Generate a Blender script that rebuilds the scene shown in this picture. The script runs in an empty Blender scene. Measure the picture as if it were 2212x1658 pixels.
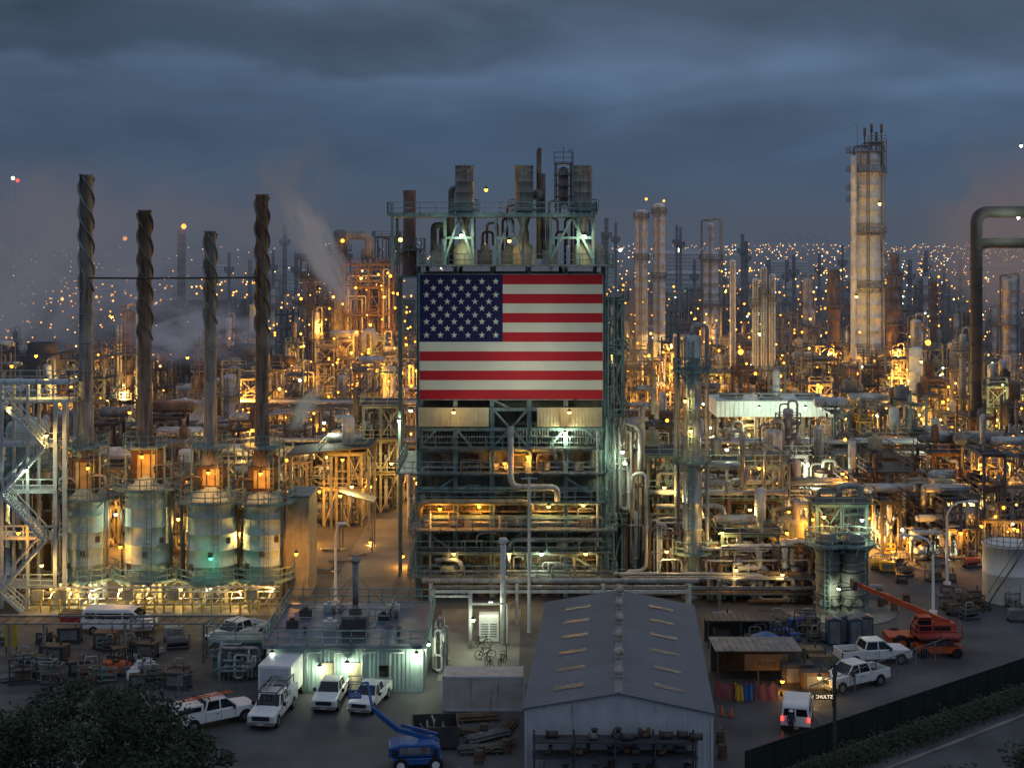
import bpy, math, random
from mathutils import Vector, Matrix
R=random.Random(11); PI=math.pi
sc=bpy.context.scene; C=sc.collection
sc.view_settings.view_transform='Standard'; sc.view_settings.look='None'
F=3000.0; CH=32.6
def X(px,Z): return (px-1106)/F*Z
def V(py,Z): return CH-(py-525)/F*Z
def G(py): return F*CH/(py-525)
def gp(px,py): Z=G(py); return (X(px,Z),Z)

# ------------------------------------------------------------ mesh builder
class MB:
    def __init__(s): s.v=[];s.f=[];s.m=[];s.s=[]
    def add(s,vs,fs,mi=0,sm=False):
        o=len(s.v); s.v.extend([tuple(v) for v in vs])
        for f in fs: s.f.append([i+o for i in f]); s.m.append(mi); s.s.append(sm)
        return s
    def box(s,x0,x1,y0,y1,z0,z1,mi=0):
        return s.add([(x0,y0,z0),(x1,y0,z0),(x1,y1,z0),(x0,y1,z0),(x0,y0,z1),(x1,y0,z1),(x1,y1,z1),(x0,y1,z1)],
          [(0,3,2,1),(4,5,6,7),(0,1,5,4),(1,2,6,5),(2,3,7,6),(3,0,4,7)],mi)
    def cb(s,x,y,z,a,b,c,mi=0): return s.box(x-a/2,x+a/2,y-b/2,y+b/2,z-c/2,z+c/2,mi)
    def tube(s,p,q,r,n=4,r2=None,mi=0):
        p=Vector(p);q=Vector(q);d=q-p
        if d.length<1e-5: return s
        d.normalize()
        up=Vector((0,0,1)) if abs(d.z)<.9 else Vector((0,1,0))
        a=d.cross(up).normalized(); b=d.cross(a)
        r2=r if r2 is None else r2; off=PI/4 if n==4 else 0
        k=1.3 if n==4 else 1
        vs=[]
        for c,rr in ((p,r*k),(q,r2*k)):
            for i in range(n):
                t=2*PI*i/n+off; vs.append(c+a*math.cos(t)*rr+b*math.sin(t)*rr)
        s.add(vs,[(i,(i+1)%n,n+(i+1)%n,n+i) for i in range(n)],mi,n>5)
        o=len(s.v)-2*n
        s.f.append([o+i for i in range(n)][::-1]);s.m.append(mi);s.s.append(False)
        s.f.append([o+n+i for i in range(n)]);s.m.append(mi);s.s.append(False)
        return s
    def path(s,pts,r,n=8,mi=0):
        pts=[Vector(p) for p in pts]
        if len(pts)<2: return s
        T=[]
        for i in range(len(pts)):
            a=pts[max(i-1,0)];b=pts[min(i+1,len(pts)-1)];T.append((b-a).normalized())
        a=T[0].orthogonal().normalized(); vs=[]
        for i,p in enumerate(pts):
            a=(a-T[i]*a.dot(T[i])).normalized(); b=T[i].cross(a)
            for k in range(n):
                t=2*PI*k/n; vs.append(p+(a*math.cos(t)+b*math.sin(t))*r)
        fs=[]
        for i in range(len(pts)-1):
            for k in range(n): fs.append((i*n+k,i*n+(k+1)%n,(i+1)*n+(k+1)%n,(i+1)*n+k))
        s.add(vs,fs,mi,True); o=len(s.v)-len(vs)
        s.f.append([o+i for i in range(n)][::-1]);s.m.append(mi);s.s.append(False)
        s.f.append([len(s.v)-n+i for i in range(n)]);s.m.append(mi);s.s.append(False)
        return s
    def lathe(s,prof,n=16,cx=0,cy=0,mi=0,a0=0,a1=2*PI,sm=True):
        full=abs(a1-a0-2*PI)<1e-4; m=n if full else n+1; vs=[]
        for r,z in prof:
            for i in range(m):
                t=a0+(a1-a0)*i/n; vs.append((cx+r*math.cos(t),cy+r*math.sin(t),z))
        fs=[]
        for j in range(len(prof)-1):
            for i in range(n):
                k=(i+1)%m; fs.append((j*m+i,j*m+k,(j+1)*m+k,(j+1)*m+i))
        s.add(vs,fs,mi,sm); return s
    def sph(s,c,r,n=10,mi=0,sz=1):
        k=max(4,n//2)
        return s.lathe([(max(r*math.sin(PI*i/k),.001),c[2]-r*sz*math.cos(PI*i/k)) for i in range(k+1)],n,c[0],c[1],mi)
    def prism(s,poly,a,b,axis='x',mi=0):
        def q(u,w,e): return {'x':(e,u,w),'y':(u,e,w),'z':(u,w,e)}[axis]
        n=len(poly); vs=[q(u,w,a) for u,w in poly]+[q(u,w,b) for u,w in poly]
        fs=[(i,(i+1)%n,n+(i+1)%n,n+i) for i in range(n)]+[tuple(range(n))[::-1],tuple(range(n,2*n))]
        return s.add(vs,fs,mi)
    def quad(s,a,b,c,d,mi=0): return s.add([a,b,c,d],[(0,1,2,3)],mi)
    def mesh(s,name,mats):
        me=bpy.data.meshes.new(name); me.from_pydata(s.v,[],s.f)
        for m in (mats if isinstance(mats,(list,tuple)) else [mats]): me.materials.append(m)
        me.polygons.foreach_set('material_index',s.m); me.polygons.foreach_set('use_smooth',s.s)
        me.update(); return me
def rnd(pts,rad,k=3):
    pts=[Vector(p) for p in pts]; out=[pts[0]]
    for i in range(1,len(pts)-1):
        a,b,c=pts[i-1],pts[i],pts[i+1]; d1=(a-b);d2=(c-b)
        if d1.length<1e-4 or d2.length<1e-4: continue
        r=min(rad,d1.length*.49,d2.length*.49); p=b+d1.normalized()*r;q=b+d2.normalized()*r
        for j in range(k+1):
            t=j/k; out.append(p*(1-t)**2+b*2*t*(1-t)+q*t*t)
    out.append(pts[-1]); return out
def obj(name,mb,mats,parent=None,label=None,loc=None):
    me=mb.mesh(name,mats) if isinstance(mb,MB) else mb
    o=bpy.data.objects.new(name,me); C.objects.link(o)
    if parent: o.parent=parent
    if loc: o.location=loc
    if label: o['label']=label
    return o
def tag(o,label,cat,group=None,kind=None):
    if label:o['label']=label
    if cat:o['category']=cat
    if group:o['group']=group
    if kind:o['kind']=kind
    return o
def T(name,label,cat,loc=(0,0,0),group=None,rz=0):
    o=bpy.data.objects.new(name,None); C.objects.link(o); o.location=loc; o.rotation_euler=(0,0,rz); o.empty_display_size=.5
    return tag(o,label,cat,group)
def dup(root,loc,rz=0,label=None,group=None,scale=None):
    r=root.copy(); C.objects.link(r); r.location=loc; r.rotation_euler=(0,0,rz)
    if label:r['label']=label
    if group:r['group']=group
    if scale:r.scale=(scale,)*3
    for ch in list(root.children):
        c=ch.copy(); C.objects.link(c); c.parent=r
        for g in list(ch.children):
            d=g.copy(); C.objects.link(d); d.parent=c
    return r

# ------------------------------------------------------------ materials
def mat(name,col,rough=.6,metal=0,var=.3,rust=0,scale=1.2,bump=.15,rc=(.11,.05,.025),streak=.25):
    m=bpy.data.materials.new(name); m.use_nodes=True; nt=m.node_tree; N=nt.nodes; L=nt.links
    b=N['Principled BSDF']; b.inputs['Roughness'].default_value=rough; b.inputs['Metallic'].default_value=metal
    tc=N.new('ShaderNodeTexCoord')
    n1=N.new('ShaderNodeTexNoise'); n1.inputs['Scale'].default_value=scale; n1.inputs['Detail'].default_value=4
    L.new(tc.outputs['Object'],n1.inputs['Vector'])
    mp=N.new('ShaderNodeMapping'); mp.inputs['Scale'].default_value=(2.2,2.2,streak); L.new(tc.outputs['Object'],mp.inputs[0])
    n2=N.new('ShaderNodeTexNoise'); n2.inputs['Scale'].default_value=1.4; n2.inputs['Detail'].default_value=4; L.new(mp.outputs[0],n2.inputs['Vector'])
    r1=N.new('ShaderNodeMapRange'); r1.inputs[1].default_value=.3; r1.inputs[2].default_value=.7; r1.inputs[3].default_value=1-var; r1.inputs[4].default_value=1+var*.5
    L.new(n1.outputs['Fac'],r1.inputs[0])
    mul=N.new('ShaderNodeVectorMath'); mul.operation='SCALE'; mul.inputs[0].default_value=col; L.new(r1.outputs[0],mul.inputs['Scale'])
    mix=N.new('ShaderNodeMix'); mix.data_type='RGBA'
    r2=N.new('ShaderNodeMapRange'); r2.inputs[1].default_value=.62-rust*.3; r2.inputs[2].default_value=.75-rust*.2; r2.inputs[4].default_value=min(1,.35+rust)
    L.new(n2.outputs['Fac'],r2.inputs[0])
    L.new(r2.outputs[0],mix.inputs[0]); L.new(mul.outputs[0],mix.inputs[6]); mix.inputs[7].default_value=(*(rc if rust else tuple(c*.75 for c in col)),1)
    L.new(mix.outputs[2],b.inputs['Base Color'])
    if bump>.2:
        bp=N.new('ShaderNodeBump'); bp.inputs['Strength'].default_value=bump; bp.inputs['Distance'].default_value=.05
        n3=N.new('ShaderNodeTexNoise'); n3.inputs['Scale'].default_value=scale*6; n3.inputs['Detail'].default_value=3; L.new(tc.outputs['Object'],n3.inputs['Vector'])
        L.new(n3.outputs['Fac'],bp.inputs['Height']); L.new(bp.outputs[0],b.inputs['Normal'])
    return m
def emi(name,col,st,sample=False):
    m=bpy.data.materials.new(name); m.use_nodes=True; b=m.node_tree.nodes['Principled BSDF']
    b.inputs['Base Color'].default_value=(*[min(1,c) for c in col],1); b.inputs['Emission Color'].default_value=(*col,1); b.inputs['Emission Strength'].default_value=st
    if not sample: m.cycles.emission_sampling='NONE'
    return m
TEAL=mat('teal_steel',(.22,.34,.33),.6,0,.35,.28)
STEEL=mat('grey_steel',(.21,.22,.23),.6,.05,.4,.3)
DARK=mat('dark_steel',(.055,.055,.06),.7,0,.4,.2)
RUST=mat('rusty_steel',(.16,.105,.075),.8,0,.5,.4)
PIPE=mat('insulated_pipe',(.38,.38,.37),.5,.1,.35,.25)
PIPED=mat('dark_pipe',(.16,.16,.155),.6,.1,.4,.3)
PIPEW=mat('white_pipe',(.56,.58,.57),.55,0,.25,.15)
ALU=mat('aluminium_jacket',(.50,.50,.49),.35,.4,.35,.15,.8)
GREYV=mat('vessel_grey',(.50,.53,.55),.6,.0,.25,.18)
CREAM=mat('cream_cladding',(.50,.45,.30),.6,0,.25,.25)
CLAD=mat('cream_yellow_panel',(.70,.62,.38),.6,0,.15,.12)
HEAT=mat('heater_shell',(.46,.57,.54),.75,0,.15,.06,.6)
STK=mat('stack_steel',(.34,.34,.32),.7,0,.4,.38,.5)
STKD=mat('dark_duct',(.065,.065,.072),.75,0,.35,.2,.5)
STKR=mat('stack_rust',(.26,.21,.17),.8,0,.45,.5,.5)
BSTK=mat('brown_stack',(.24,.18,.17),.8,0,.3,.2)
PANEL=mat('furnace_panel',(.26,.29,.22),.7,0,.45,.42,.7)
SIDING=mat('dark_siding',(.06,.07,.075),.7,0,.3,.2)
ASPH=mat('asphalt',(.088,.087,.093),.8,0,.5,0,.18,.3,streak=2)
CONC=mat('concrete',(.22,.21,.19),.8,0,.4,0,.35,.15,streak=2)
GRAV=mat('gravel_yard',(.10,.098,.095),.9,0,.5,0,.5,.5,streak=2)
DIRT=mat('far_ground',(.045,.045,.05),.9,0,.5,0,.02,0)
WHITE=mat('white_paint',(.78,.79,.80),.35,0,.1,0,.8,0)
WALLW=mat('white_siding',(.50,.53,.58),.55,0,.15,.10)
ROOFM=mat('roof_sheet',(.215,.225,.25),.65,.0,.14,0,.25)
TEALW=mat('teal_siding',(.34,.47,.46),.55,0,.15,.1)
WETROOF=mat('flat_roof',(.13,.155,.215),.35,0,.5,0,.35,.05)
GLASS=mat('dark_glass',(.012,.014,.018),.08,0,.1,0,1,0)
TYRE=mat('tyre_rubber',(.018,.018,.018),.9,0,.2,0,1,0)
RIM=mat('rim_metal',(.4,.4,.4),.35,.8,.1,0,1,0)
BLACK=mat('black_plastic',(.02,.02,.022),.6,0,.2,0,1,0)
BLUE=mat('blue_paint',(.02,.10,.34),.45,0,.2,.1)
ORANGE=mat('orange_paint',(.62,.10,.03),.5,0,.25,.15)
YEL=mat('yellow_paint',(.62,.42,.05),.5,0,.25,.2)
REDP=mat('red_paint',(.36,.035,.03),.5,0,.2,.15)
GREEN=mat('green_fence',(.009,.018,.016),.9,0,.4,0,1,0)
TARPP=mat('pink_tarp',(.36,.10,.11),.7,0,.4,0); TARPB=mat('blue_tarp',(.02,.13,.36),.6,0,.2,0)
WOOD=mat('wood_crate',(.24,.16,.09),.8,0,.3,0)
TANKW=mat('white_tank',(.74,.70,.66),.6,0,.12,.12,.5)
HAZE=mat('haze_tinted_steel',(.20,.215,.25),.9,0,.3,0,.05,0)  # both far materials carry bluish distance haze in their base colour
HAZEL=mat('haze_tinted_pale',(.52,.56,.60),.9,0,.2,0,.05,0)
LEAF=mat('leaf',(.026,.046,.018),.7,0,.6,0,.5,0,streak=1)
LEAF2=mat('leaf_light',(.05,.075,.028),.7,0,.6,0,.5,0,streak=1)
BARK=mat('bark',(.06,.05,.04),.9,0,.3,0)
FRED=mat('flag_red',(.44,.004,.014),.7,0,.14,0,.25,.1); FWH=mat('flag_white',(.68,.69,.56),.7,0,.14,0,.25,.1); FBL=mat('flag_blue',(.004,.006,.07),.8,0,.1,0,.25,.1)
E_OR=emi('sodium_bulb',(1,.36,.03),6); E_YE=emi('yellow_bulb',(1,.55,.12),6); E_WH=emi('white_bulb',(.9,1,.75),7); E_RD=emi('red_bulb',(1,.05,.03),5); E_GR=emi('green_bulb',(.1,1,.5),3)
EM={'o':E_OR,'y':E_YE,'w':E_WH,'r':E_RD,'g':E_GR}
LC={'o':(1,.40,.05),'y':(1,.62,.18),'w':(.90,1,.66),'r':(1,.1,.05),'g':(.15,1,.5)}

# ------------------------------------------------------------ lamps
_ld={}
def lightdata(c,p):
    k=(c,p)
    if k not in _ld:
        l=bpy.data.lights.new('lamp_light','POINT'); l.color=LC[c]; l.energy=p; l.shadow_soft_size=.09; _ld[k]=l
    return _ld[k]
_hm=None;_bm={};_fm={}
def lamp(x,y,z,c='o',p=150,r=.22,label=None,group=None,name='floodlight'):
    global _hm
    words={'o':'orange sodium','y':'warm yellow','w':'bright white','r':'red','g':'green'}[c]
    if group is None: group=words+' lamps on the near steelwork'
    if label is None: label=words+' lamp with small dark hood glowing on the near refinery steelwork'
    t=T(name,label,'lamp',(x,y,z),group)
    if _hm is None:
        h=MB(); h.lathe([(.02,.34),(.12,.32),(.26,.16),(.28,.1)],10); h.tube((0,0,.3),(0,.35,.55),.03,4); _hm=h.mesh('housing',DARK)
    h=obj('housing',_hm,None,t); h.scale=(r/.22,)*3
    if c not in _bm: b=MB(); b.sph((0,0,0),.22,10); _bm[c]=b.mesh('bulb',EM[c])
    b=obj('bulb',_bm[c],None,t); b.scale=(r/.22,)*3
    if p:
        l=bpy.data.objects.new('glow',lightdata(c,p)); C.objects.link(l); l.parent=t; l.location=(0,-.15,-r-.13)
    return t
FL=[]
def farlamp(x,y,z,c='o',r=.4,p=0,keep=False): FL.append((x,y,z,c,r,p,keep))
def octa(b,x,y,z,r,mi): b.add([(x+r,y,z),(x,y+r,z),(x-r,y,z),(x,y-r,z),(x,y,z+r),(x,y,z-r)],[(0,1,4),(1,2,4),(2,3,4),(3,0,4),(1,0,5),(2,1,5),(3,2,5),(0,3,5)],mi)
def build_far():
    L_=sorted(FL,key=lambda l:(not(l[6] or l[5]>0),-l[4]/l[1])); rest=MB()
    for i,(x,y,z,c,r,p,k) in enumerate(L_):
        w={'o':'orange','y':'warm yellow','w':'white','r':'red','g':'green'}[c]
        if i<285:
            if c not in _fm: b=MB(); b.sph((0,0,0),1,8); _fm[c]=b.mesh('distant_lamp',EM[c])
            o=obj('distant_lamp',_fm[c],None); o.location=(x,y,z); o.scale=(r,)*3
            tag(o,w+' point of lamplight among the refinery units behind','lamp',w+' lamps in the refinery background')
            if p: l=bpy.data.objects.new('glow',lightdata(c,p)); C.objects.link(l); l.parent=o; l.location=(0,-1.2/r,-1.6/r)
        else: octa(rest,x,y,z,r,'oywrg'.index(c))
    if rest.v: tag(obj('small_plant_lights',rest,[E_OR,E_YE,E_WH,E_RD,E_GR]),'countless tiny orange and white lights scattered through the farthest refinery units','lights',None,'stuff')

# ------------------------------------------------------------ shared detail
def rail(mb,pts,h=1.05,r=.03,closed=False,sp=1.5):
    pts=[Vector(p) for p in pts]
    if closed: pts=pts+[pts[0]]
    for a,b in zip(pts,pts[1:]):
        d=b-a; n=max(1,int(round(d.length/sp)))
        for k in (.5,1): mb.tube(a+Vector((0,0,h*k)),b+Vector((0,0,h*k)),r)
        mb.tube(a+Vector((0,0,.08)),b+Vector((0,0,.08)),r)
        for i in range(n+(0 if closed else 1)): p=a+d*i/n; mb.tube(p,p+Vector((0,0,h)),r)
def circ(r,z,n=14,cx=0,cy=0,a0=0,a1=2*PI): return [(cx+r*math.cos(a0+(a1-a0)*i/n),cy+r*math.sin(a0+(a1-a0)*i/n),z) for i in range(n)]
def ringplat(parent,r0,r1,z,m=TEAL,cx=0,cy=0,rr=.035,n=16):
    d=MB(); d.lathe([(r0,z-.12),(r1,z-.12),(r1,z+.02),(r0,z+.02),(r0,z-.12)],n*2,cx,cy,sm=False)
    for i in range(8):
        t=i*PI/4; d.tube((cx+r0*math.cos(t),cy+r0*math.sin(t),z-.9),(cx+r1*math.cos(t),cy+r1*math.sin(t),z-.1),.05)
    o=obj('platform',d,m,parent)
    h=MB(); rail(h,circ(r1-.04,z,n,cx,cy),1.1,rr,True,9); obj('handrail',h,m,o); return o
def ladder(mb,x,y,z0,z1,cage=True,r=.03):
    for s in (-.22,.22): mb.tube((x+s,y,z0),(x+s,y,z1),r)
    z=z0
    while z<z1: mb.tube((x-.22,y,z),(x+.22,y,z),r*.7); z+=.45
    if cage and z1-z0>4:
        z=z0+2.5
        while z<z1:
            mb.path([(x-.36,y,z),(x-.3,y-.45,z),(x,y-.7,z),(x+.3,y-.45,z),(x+.36,y,z)],r*.8,4); z+=1.2
        for dx,dy in ((-.3,-.45),(0,-.7),(.3,-.45)): mb.tube((x+dx,y+dy,z0+2.5),(x+dx,y+dy,z1),r*.6)
def stairs(mb,a,b,w=.8):
    a=Vector(a);b=Vector(b); d=b-a; h=Vector((d.x,d.y,0)).normalized(); n=Vector((-h.y,h.x,0))*w/2
    for s in (-1,1):
        mb.tube(a+n*s,b+n*s,.13); mb.tube(a+n*s+Vector((0,0,1)),b+n*s+Vector((0,0,1)),.05)
        for i in range(0,5): p=a+d*i/4+n*s; mb.tube(p,p+Vector((0,0,1)),.035)
    k=max(2,int(abs(d.z)/.22))
    for i in range(k): p=a+d*(i+.5)/k; mb.tube(p-n,p+n,.06)

def column(px,Z,w,top,m=GREYV,plats=(),label='',group=None,base=0,pipe=True,lad=True,n=20,cat='column',name='distillation_column',taper=None,pm=TEAL,x=None,r=None,h=None,rr=.04,po=.95):
    x=X(px,Z) if x is None else x; r=w/F*Z/2 if r is None else r; h=V(top,Z) if h is None else h
    t=T(name,label,cat,(x,Z,base),group); h-=base
    s=MB(); pr=[(r*1.08,0),(r*1.08,.3),(r,.35)]
    z=1.5
    rt=lambda z:(r if not taper or z<taper[0] else r*taper[1])
    last=r
    while z<h-r*.5:
        q=rt(z)
        if q!=last: pr+=[(last,z-.02),(q,z+1.2)]; z+=1.3; last=q
        pr+=[(q,z),(q*1.025,z+.02),(q*1.025,z+.10),(q,z+.12)]; z+=2.4
    q=rt(h); pr+=[(q,h-q*.5),(q*.87,h-q*.25),(q*.5,h-q*.07),(.01,h)]
    s.lathe(pr,n); obj('shell',s,m,t)
    for py in plats:
        zz=V(py,Z)-base if py>0 else -py
        ringplat(t,rt(zz)+.02,rt(zz)+po,zz,pm,rr=rr,n=12)
    if lad:
        l=MB(); ladder(l,-r*.3,-r*1.0-.25,.5,h-.5,Z<200,rr); obj('ladder',l,pm,t)
    if pipe:
        for k,(sx,pr_) in enumerate(((1,.22),(-1,.14))[:1+(Z<400)]):
            p=MB(); xx=sx*(r+pr_+.25); p.path(rnd([(0,-.1*k,h-.05),(0,0,h+.9-.4*k),(xx,0,h+.9-.4*k),(xx,0,.5),(xx+sx*2,0,.5)],.5),pr_*max(.7,min(1.6,r)),7); obj('overhead_pipe',p,PIPE if k==0 else PIPED,t)
    return t

def frame(x0,x1,y0,y1,levels,nb,label,group=None,m=STEEL,dm=DARK,braces=True,eq=0,name='steel_process_frame',cat='steel frame',one=False,rr=.035,rng=None,pipes=0):
    rng=rng or R
    t=T(name,label,cat,((x0+x1)/2,y0,0),group); hx=(x1-x0)/2; d=y1-y0; top=levels[-1]
    cw=.15
    xs=[-hx+2*hx*i/nb for i in range(nb+1)]
    if one:
        a=MB()
        for xx in xs:
            for yy in (0,d): a.box(xx-cw,xx+cw,yy-cw,yy+cw,0,top+1)
        for z in levels:
            for yy in (0,d): a.box(-hx,hx,yy-.1,yy+.1,z-.35,z-.05)
            rail(a,[(-hx,0,z),(hx,0,z)],1.1,rr,sp=2.5)
        obj('frame',a,m,t)
    else:
        for xx in xs:
            for yy in (0,d):
                a=MB(); a.box(xx-cw,xx+cw,yy-.03,yy+.03,0,top); a.box(xx-cw,xx-cw+.04,yy-cw,yy+cw,0,top); a.box(xx+cw-.04,xx+cw,yy-cw,yy+cw,0,top); obj('post',a,m,t)
        for z in levels:
            b=MB()
            for yy in (0,d): b.box(-hx,hx,yy-.1,yy+.1,z-.4,z-.06)
            for xx in xs: b.box(xx-.1,xx+.1,0,d,z-.38,z-.07)
            obj('floor_beams',b,m,t)
    for z in levels:
        k=MB(); g=rng.random()<.4
        k.box(-hx-.5,hx+.5 if not g else hx*.1,-.6,d,z-.05,z); o=obj('deck',k,dm,t)
        if not one:
            h=MB(); rail(h,[(-hx-.5,d,z),(-hx-.5,-.6,z),(hx+.5,-.6,z),(hx+.5,d,z)],1.1,rr,sp=1.8); obj('handrail',h,m,o)
    if braces:
        zz=[0]+list(levels); b=MB()
        for i in range(len(zz)-1):
            j=rng.randrange(nb)
            b.tube((xs[j],-.02,zz[i]),(xs[j+1],-.02,zz[i+1]-.3),.07)
            j=rng.randrange(nb); b.tube((xs[j+1],-.02,zz[i]),(xs[j],-.02,zz[i+1]-.3),.07)
        obj('brace',b,m,t)
    for k in range(eq):
        z=rng.choice([0]+list(levels)); q=rng.random(); e=MB(); r=rng.uniform(.3,.75); cx=rng.uniform(-hx*.8,hx*.8); cy=rng.uniform(.8,max(1,d-.8))
        if q<.5:
            L=rng.uniform(1.3,2.6); zc=z+r+.35
            e.tube((cx-L,cy,zc),(cx+L,cy,zc),r,12); e.tube((cx-L-.3,cy,zc),(cx-L,cy,zc),r*.6,12,r); e.tube((cx+L,cy,zc),(cx+L+.3,cy,zc),r,12,r*.6)
            for s in (-.6,.6): e.box(cx+s*L-.12,cx+s*L+.12,cy-r*.7,cy+r*.7,z,zc-r*.6)
            obj('heat_exchanger',e,rng.choice([GREYV,PIPED,ALU,RUST,STEEL]),t)
        elif q<.8:
            hh=rng.uniform(2,4); e.lathe([(r*.5,z),(r*.5,z+.5),(r,z+.8),(r,z+hh),(r*.7,z+hh+.3),(.01,z+hh+.45)],14,cx,cy); obj('vertical_drum',e,rng.choice([GREYV,ALU,PIPED,RUST]),t)
        else:
            e.cb(cx,cy,z+.8,rng.uniform(1,2.2),1.4,1.5); e.cb(cx,cy,z+1.7,.6,.6,.4); obj('equipment_box',e,rng.choice([STEEL,CREAM,DARK]),t)
    for k in range(pipes):
        p=MB(); pipewalk(p,-hx,hx,-.4,d,top,rng.choice([.06,.08,.12,.16,.22]),rng); obj('pipe',p,rng.choice([PIPE,PIPED,PIPEW,RUST,PIPE,PIPED]),t)
    return t
def pipewalk(p,x0,x1,y0,y1,zt,r,rng):
    x=rng.uniform(x0,x1);y=rng.uniform(y0,y1);z=rng.choice([.3,.3,rng.uniform(.3,zt*.6)])
    pts=[(x,y,z)]; z=rng.uniform(zt*.3,zt); pts.append((x,y,z))
    for k in range(rng.choice([2,2,3,4])):
        x=rng.uniform(x0,x1); pts.append((x,y,z))
        if rng.random()<.6: y=rng.uniform(y0,y1); pts.append((x,y,z))
        z=rng.choice([.3,rng.uniform(.5,zt),rng.uniform(.5,zt)]); pts.append((x,y,z))
    p.path(rnd(pts,r*2.5,3),r,7)
    for a,b in zip(pts,pts[1:]):
        a=Vector(a);b=Vector(b)
        if (b-a).length>1.5:
            c=a.lerp(b,.4); dd=(b-a).normalized()*.07; p.tube(c-dd,c+dd,r*1.5,8)
def bundle(px0,px1,Z,dep,top,n,label,group=None,rs=(.08,.12,.18,.28),mats=None,zt=None,rng=None):
    rng=rng or R
    x0=X(px0,Z);x1=X(px1,Z); t=T('pipe_bundle',label,'pipes',((x0+x1)/2,Z,0),group); h=(x1-x0)/2; zt=zt or V(top,Z)
    for k in range(n):
        p=MB(); pipewalk(p,-h,h,0,dep,zt,rng.choice(rs),rng); obj('pipe',p,rng.choice(mats or [PIPE,PIPED,PIPEW,ALU,RUST,PIPED]),t)
    return t
def rack(px0,px1,Z,z,n,label,group=None,m=STEEL,dep=3,lev=1,rng=None):
    rng=rng or R
    x0=X(px0,Z);x1=X(px1,Z); t=T('pipe_rack',label,'pipe rack',((x0+x1)/2,Z,0),group); h=(x1-x0)/2
    k=max(1,int((x1-x0)/6)); 
    for i in range(k+1):
        a=MB(); xx=-h+2*h*i/k
        for yy in (0,dep): a.box(xx-.13,xx+.13,yy-.13,yy+.13,0,z+.05)
        for l in range(lev+1): a.box(xx-.1,xx+.1,-.3,dep+.3,z-.1-l*1.4-.2,z-.1-l*1.4)
        obj('support_bent',a,m,t)
    for yy in (0,dep): b=MB(); b.box(-h,h,yy-.07,yy+.07,z-.75,z-.5); obj('side_beam',b,m,t)
    for l in range(lev+1):
        for i in range(n):
            r=rng.choice([.08,.11,.15,.22]); yy=dep*(i+.5)/n; zz=z-l*1.4+r; p=MB()
            e0=-h-rng.uniform(0,1); e1=h+rng.uniform(0,1)
            if rng.random()<.3: c=rng.uniform(-h,h)*.7; p.path(rnd([(e0,yy,zz),(c-1,yy,zz),(c-1,yy,zz+1.2),(c+1,yy,zz+1.2),(c+1,yy,zz),(e1,yy,zz)],.4),r,7)
            else: p.tube((e0,yy,zz),(e1,yy,zz),r,7)
            obj('pipe',p,rng.choice([PIPE,PIPED,PIPEW,PIPE,RUST]),t)
    return t
def tank(px,Z,w,top,label,m=TANKW,group=None,x=None,r=None,h=None,stair=True,n=40):
    x=X(px,Z) if x is None else x; r=w/F*Z/2 if r is None else r; h=V(top,Z) if h is None else h
    t=T('storage_tank',label,'tank',(x,Z,0),group)
    s=MB(); pr=[(r,0)]; k=max(2,int(h/2.2))
    for i in range(1,k): z=h*i/k; pr+=[(r,z-.03),(r*1.004,z-.02),(r*1.004,z+.02),(r,z+.03)]
    pr+=[(r,h-.15),(r+.12,h-.13),(r+.12,h)]; s.lathe(pr,n); obj('shell',s,m,t)
    f=MB(); f.lathe([(r+.1,h),(r*.6,h+r*.1),(.01,h+r*.15)],n); obj('roof',f,m,t)
    if stair:
        h_=MB(); rail(h_,circ(r,h,24),1.0,.03,True,9); obj('handrail',h_,STEEL,t)
        q=MB(); N=26; a0=-2.6
        pts=[((r+.4)*math.cos(a0+1.2*i/N),(r+.4)*math.sin(a0+1.2*i/N),h*i/N) for i in range(N+1)]
        q.path(pts,.08,4); q.path([(a,b,c+1) for a,b,c in pts],.04,4); obj('stair',q,STEEL,t)
    return t

# ============================================================ SETTING
def sheet(name,poly,z,m):
    b=MB(); b.add([(x,y,z) for x,y in poly],[tuple(range(len(poly)))])
    return tag(obj(name,b,m),None,None,None,'structure')
sheet('ground',[(-9000,-200),(9000,-200),(9000,22000),(-9000,22000)],0,DIRT)
sheet('yard',[(-75,40),(75,40),(75,210),(-75,210)],.004,ASPH)
sheet('gravel_yard',[gp(-100,1500),gp(560,1500),gp(560,1325),gp(-100,1325)],.008,GRAV)
sheet('concrete_pad',[gp(945,1470),gp(1120,1470),gp(1125,1315),gp(955,1315)],.012,CONC)
sheet('heater_pad',[gp(40,1328),gp(640,1328),gp(650,1230),gp(60,1230)],.012,CONC)
sheet('road',[gp(690,1310),gp(905,1310),gp(885,1120),gp(800,1120)],.012,mat('road_concrete',(.16,.15,.14),.8,0,.4,0,.3,.2,streak=2))
b=MB(); cx,cy=gp(1812,1318); b.lathe([(5.0,0),(5.0,.10),(.01,.12)],48,cx,cy,sm=False); tag(obj('vessel_pad',b,CONC),None,None,None,'structure')
sheet('side_path',[gp(2300,1512),gp(2300,1535),gp(1905,1680),gp(1870,1680)],.010,ASPH)
b=MB(); a=Vector((*gp(2300,1512),0)); c=Vector((*gp(1870,1680),0)); d=(c-a).normalized(); n_=Vector((-d.y,d.x,0))*.12
b.add([a-n_,a+n_,c+n_,c-n_,*(p+Vector((0,0,.13)) for p in (a-n_,a+n_,c+n_,c-n_))],[(0,1,2,3),(4,5,6,7),(0,1,5,4),(1,2,6,5),(2,3,7,6),(3,0,4,7)]); tag(obj('kerb',b,CONC),None,None,None,'structure')

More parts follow.
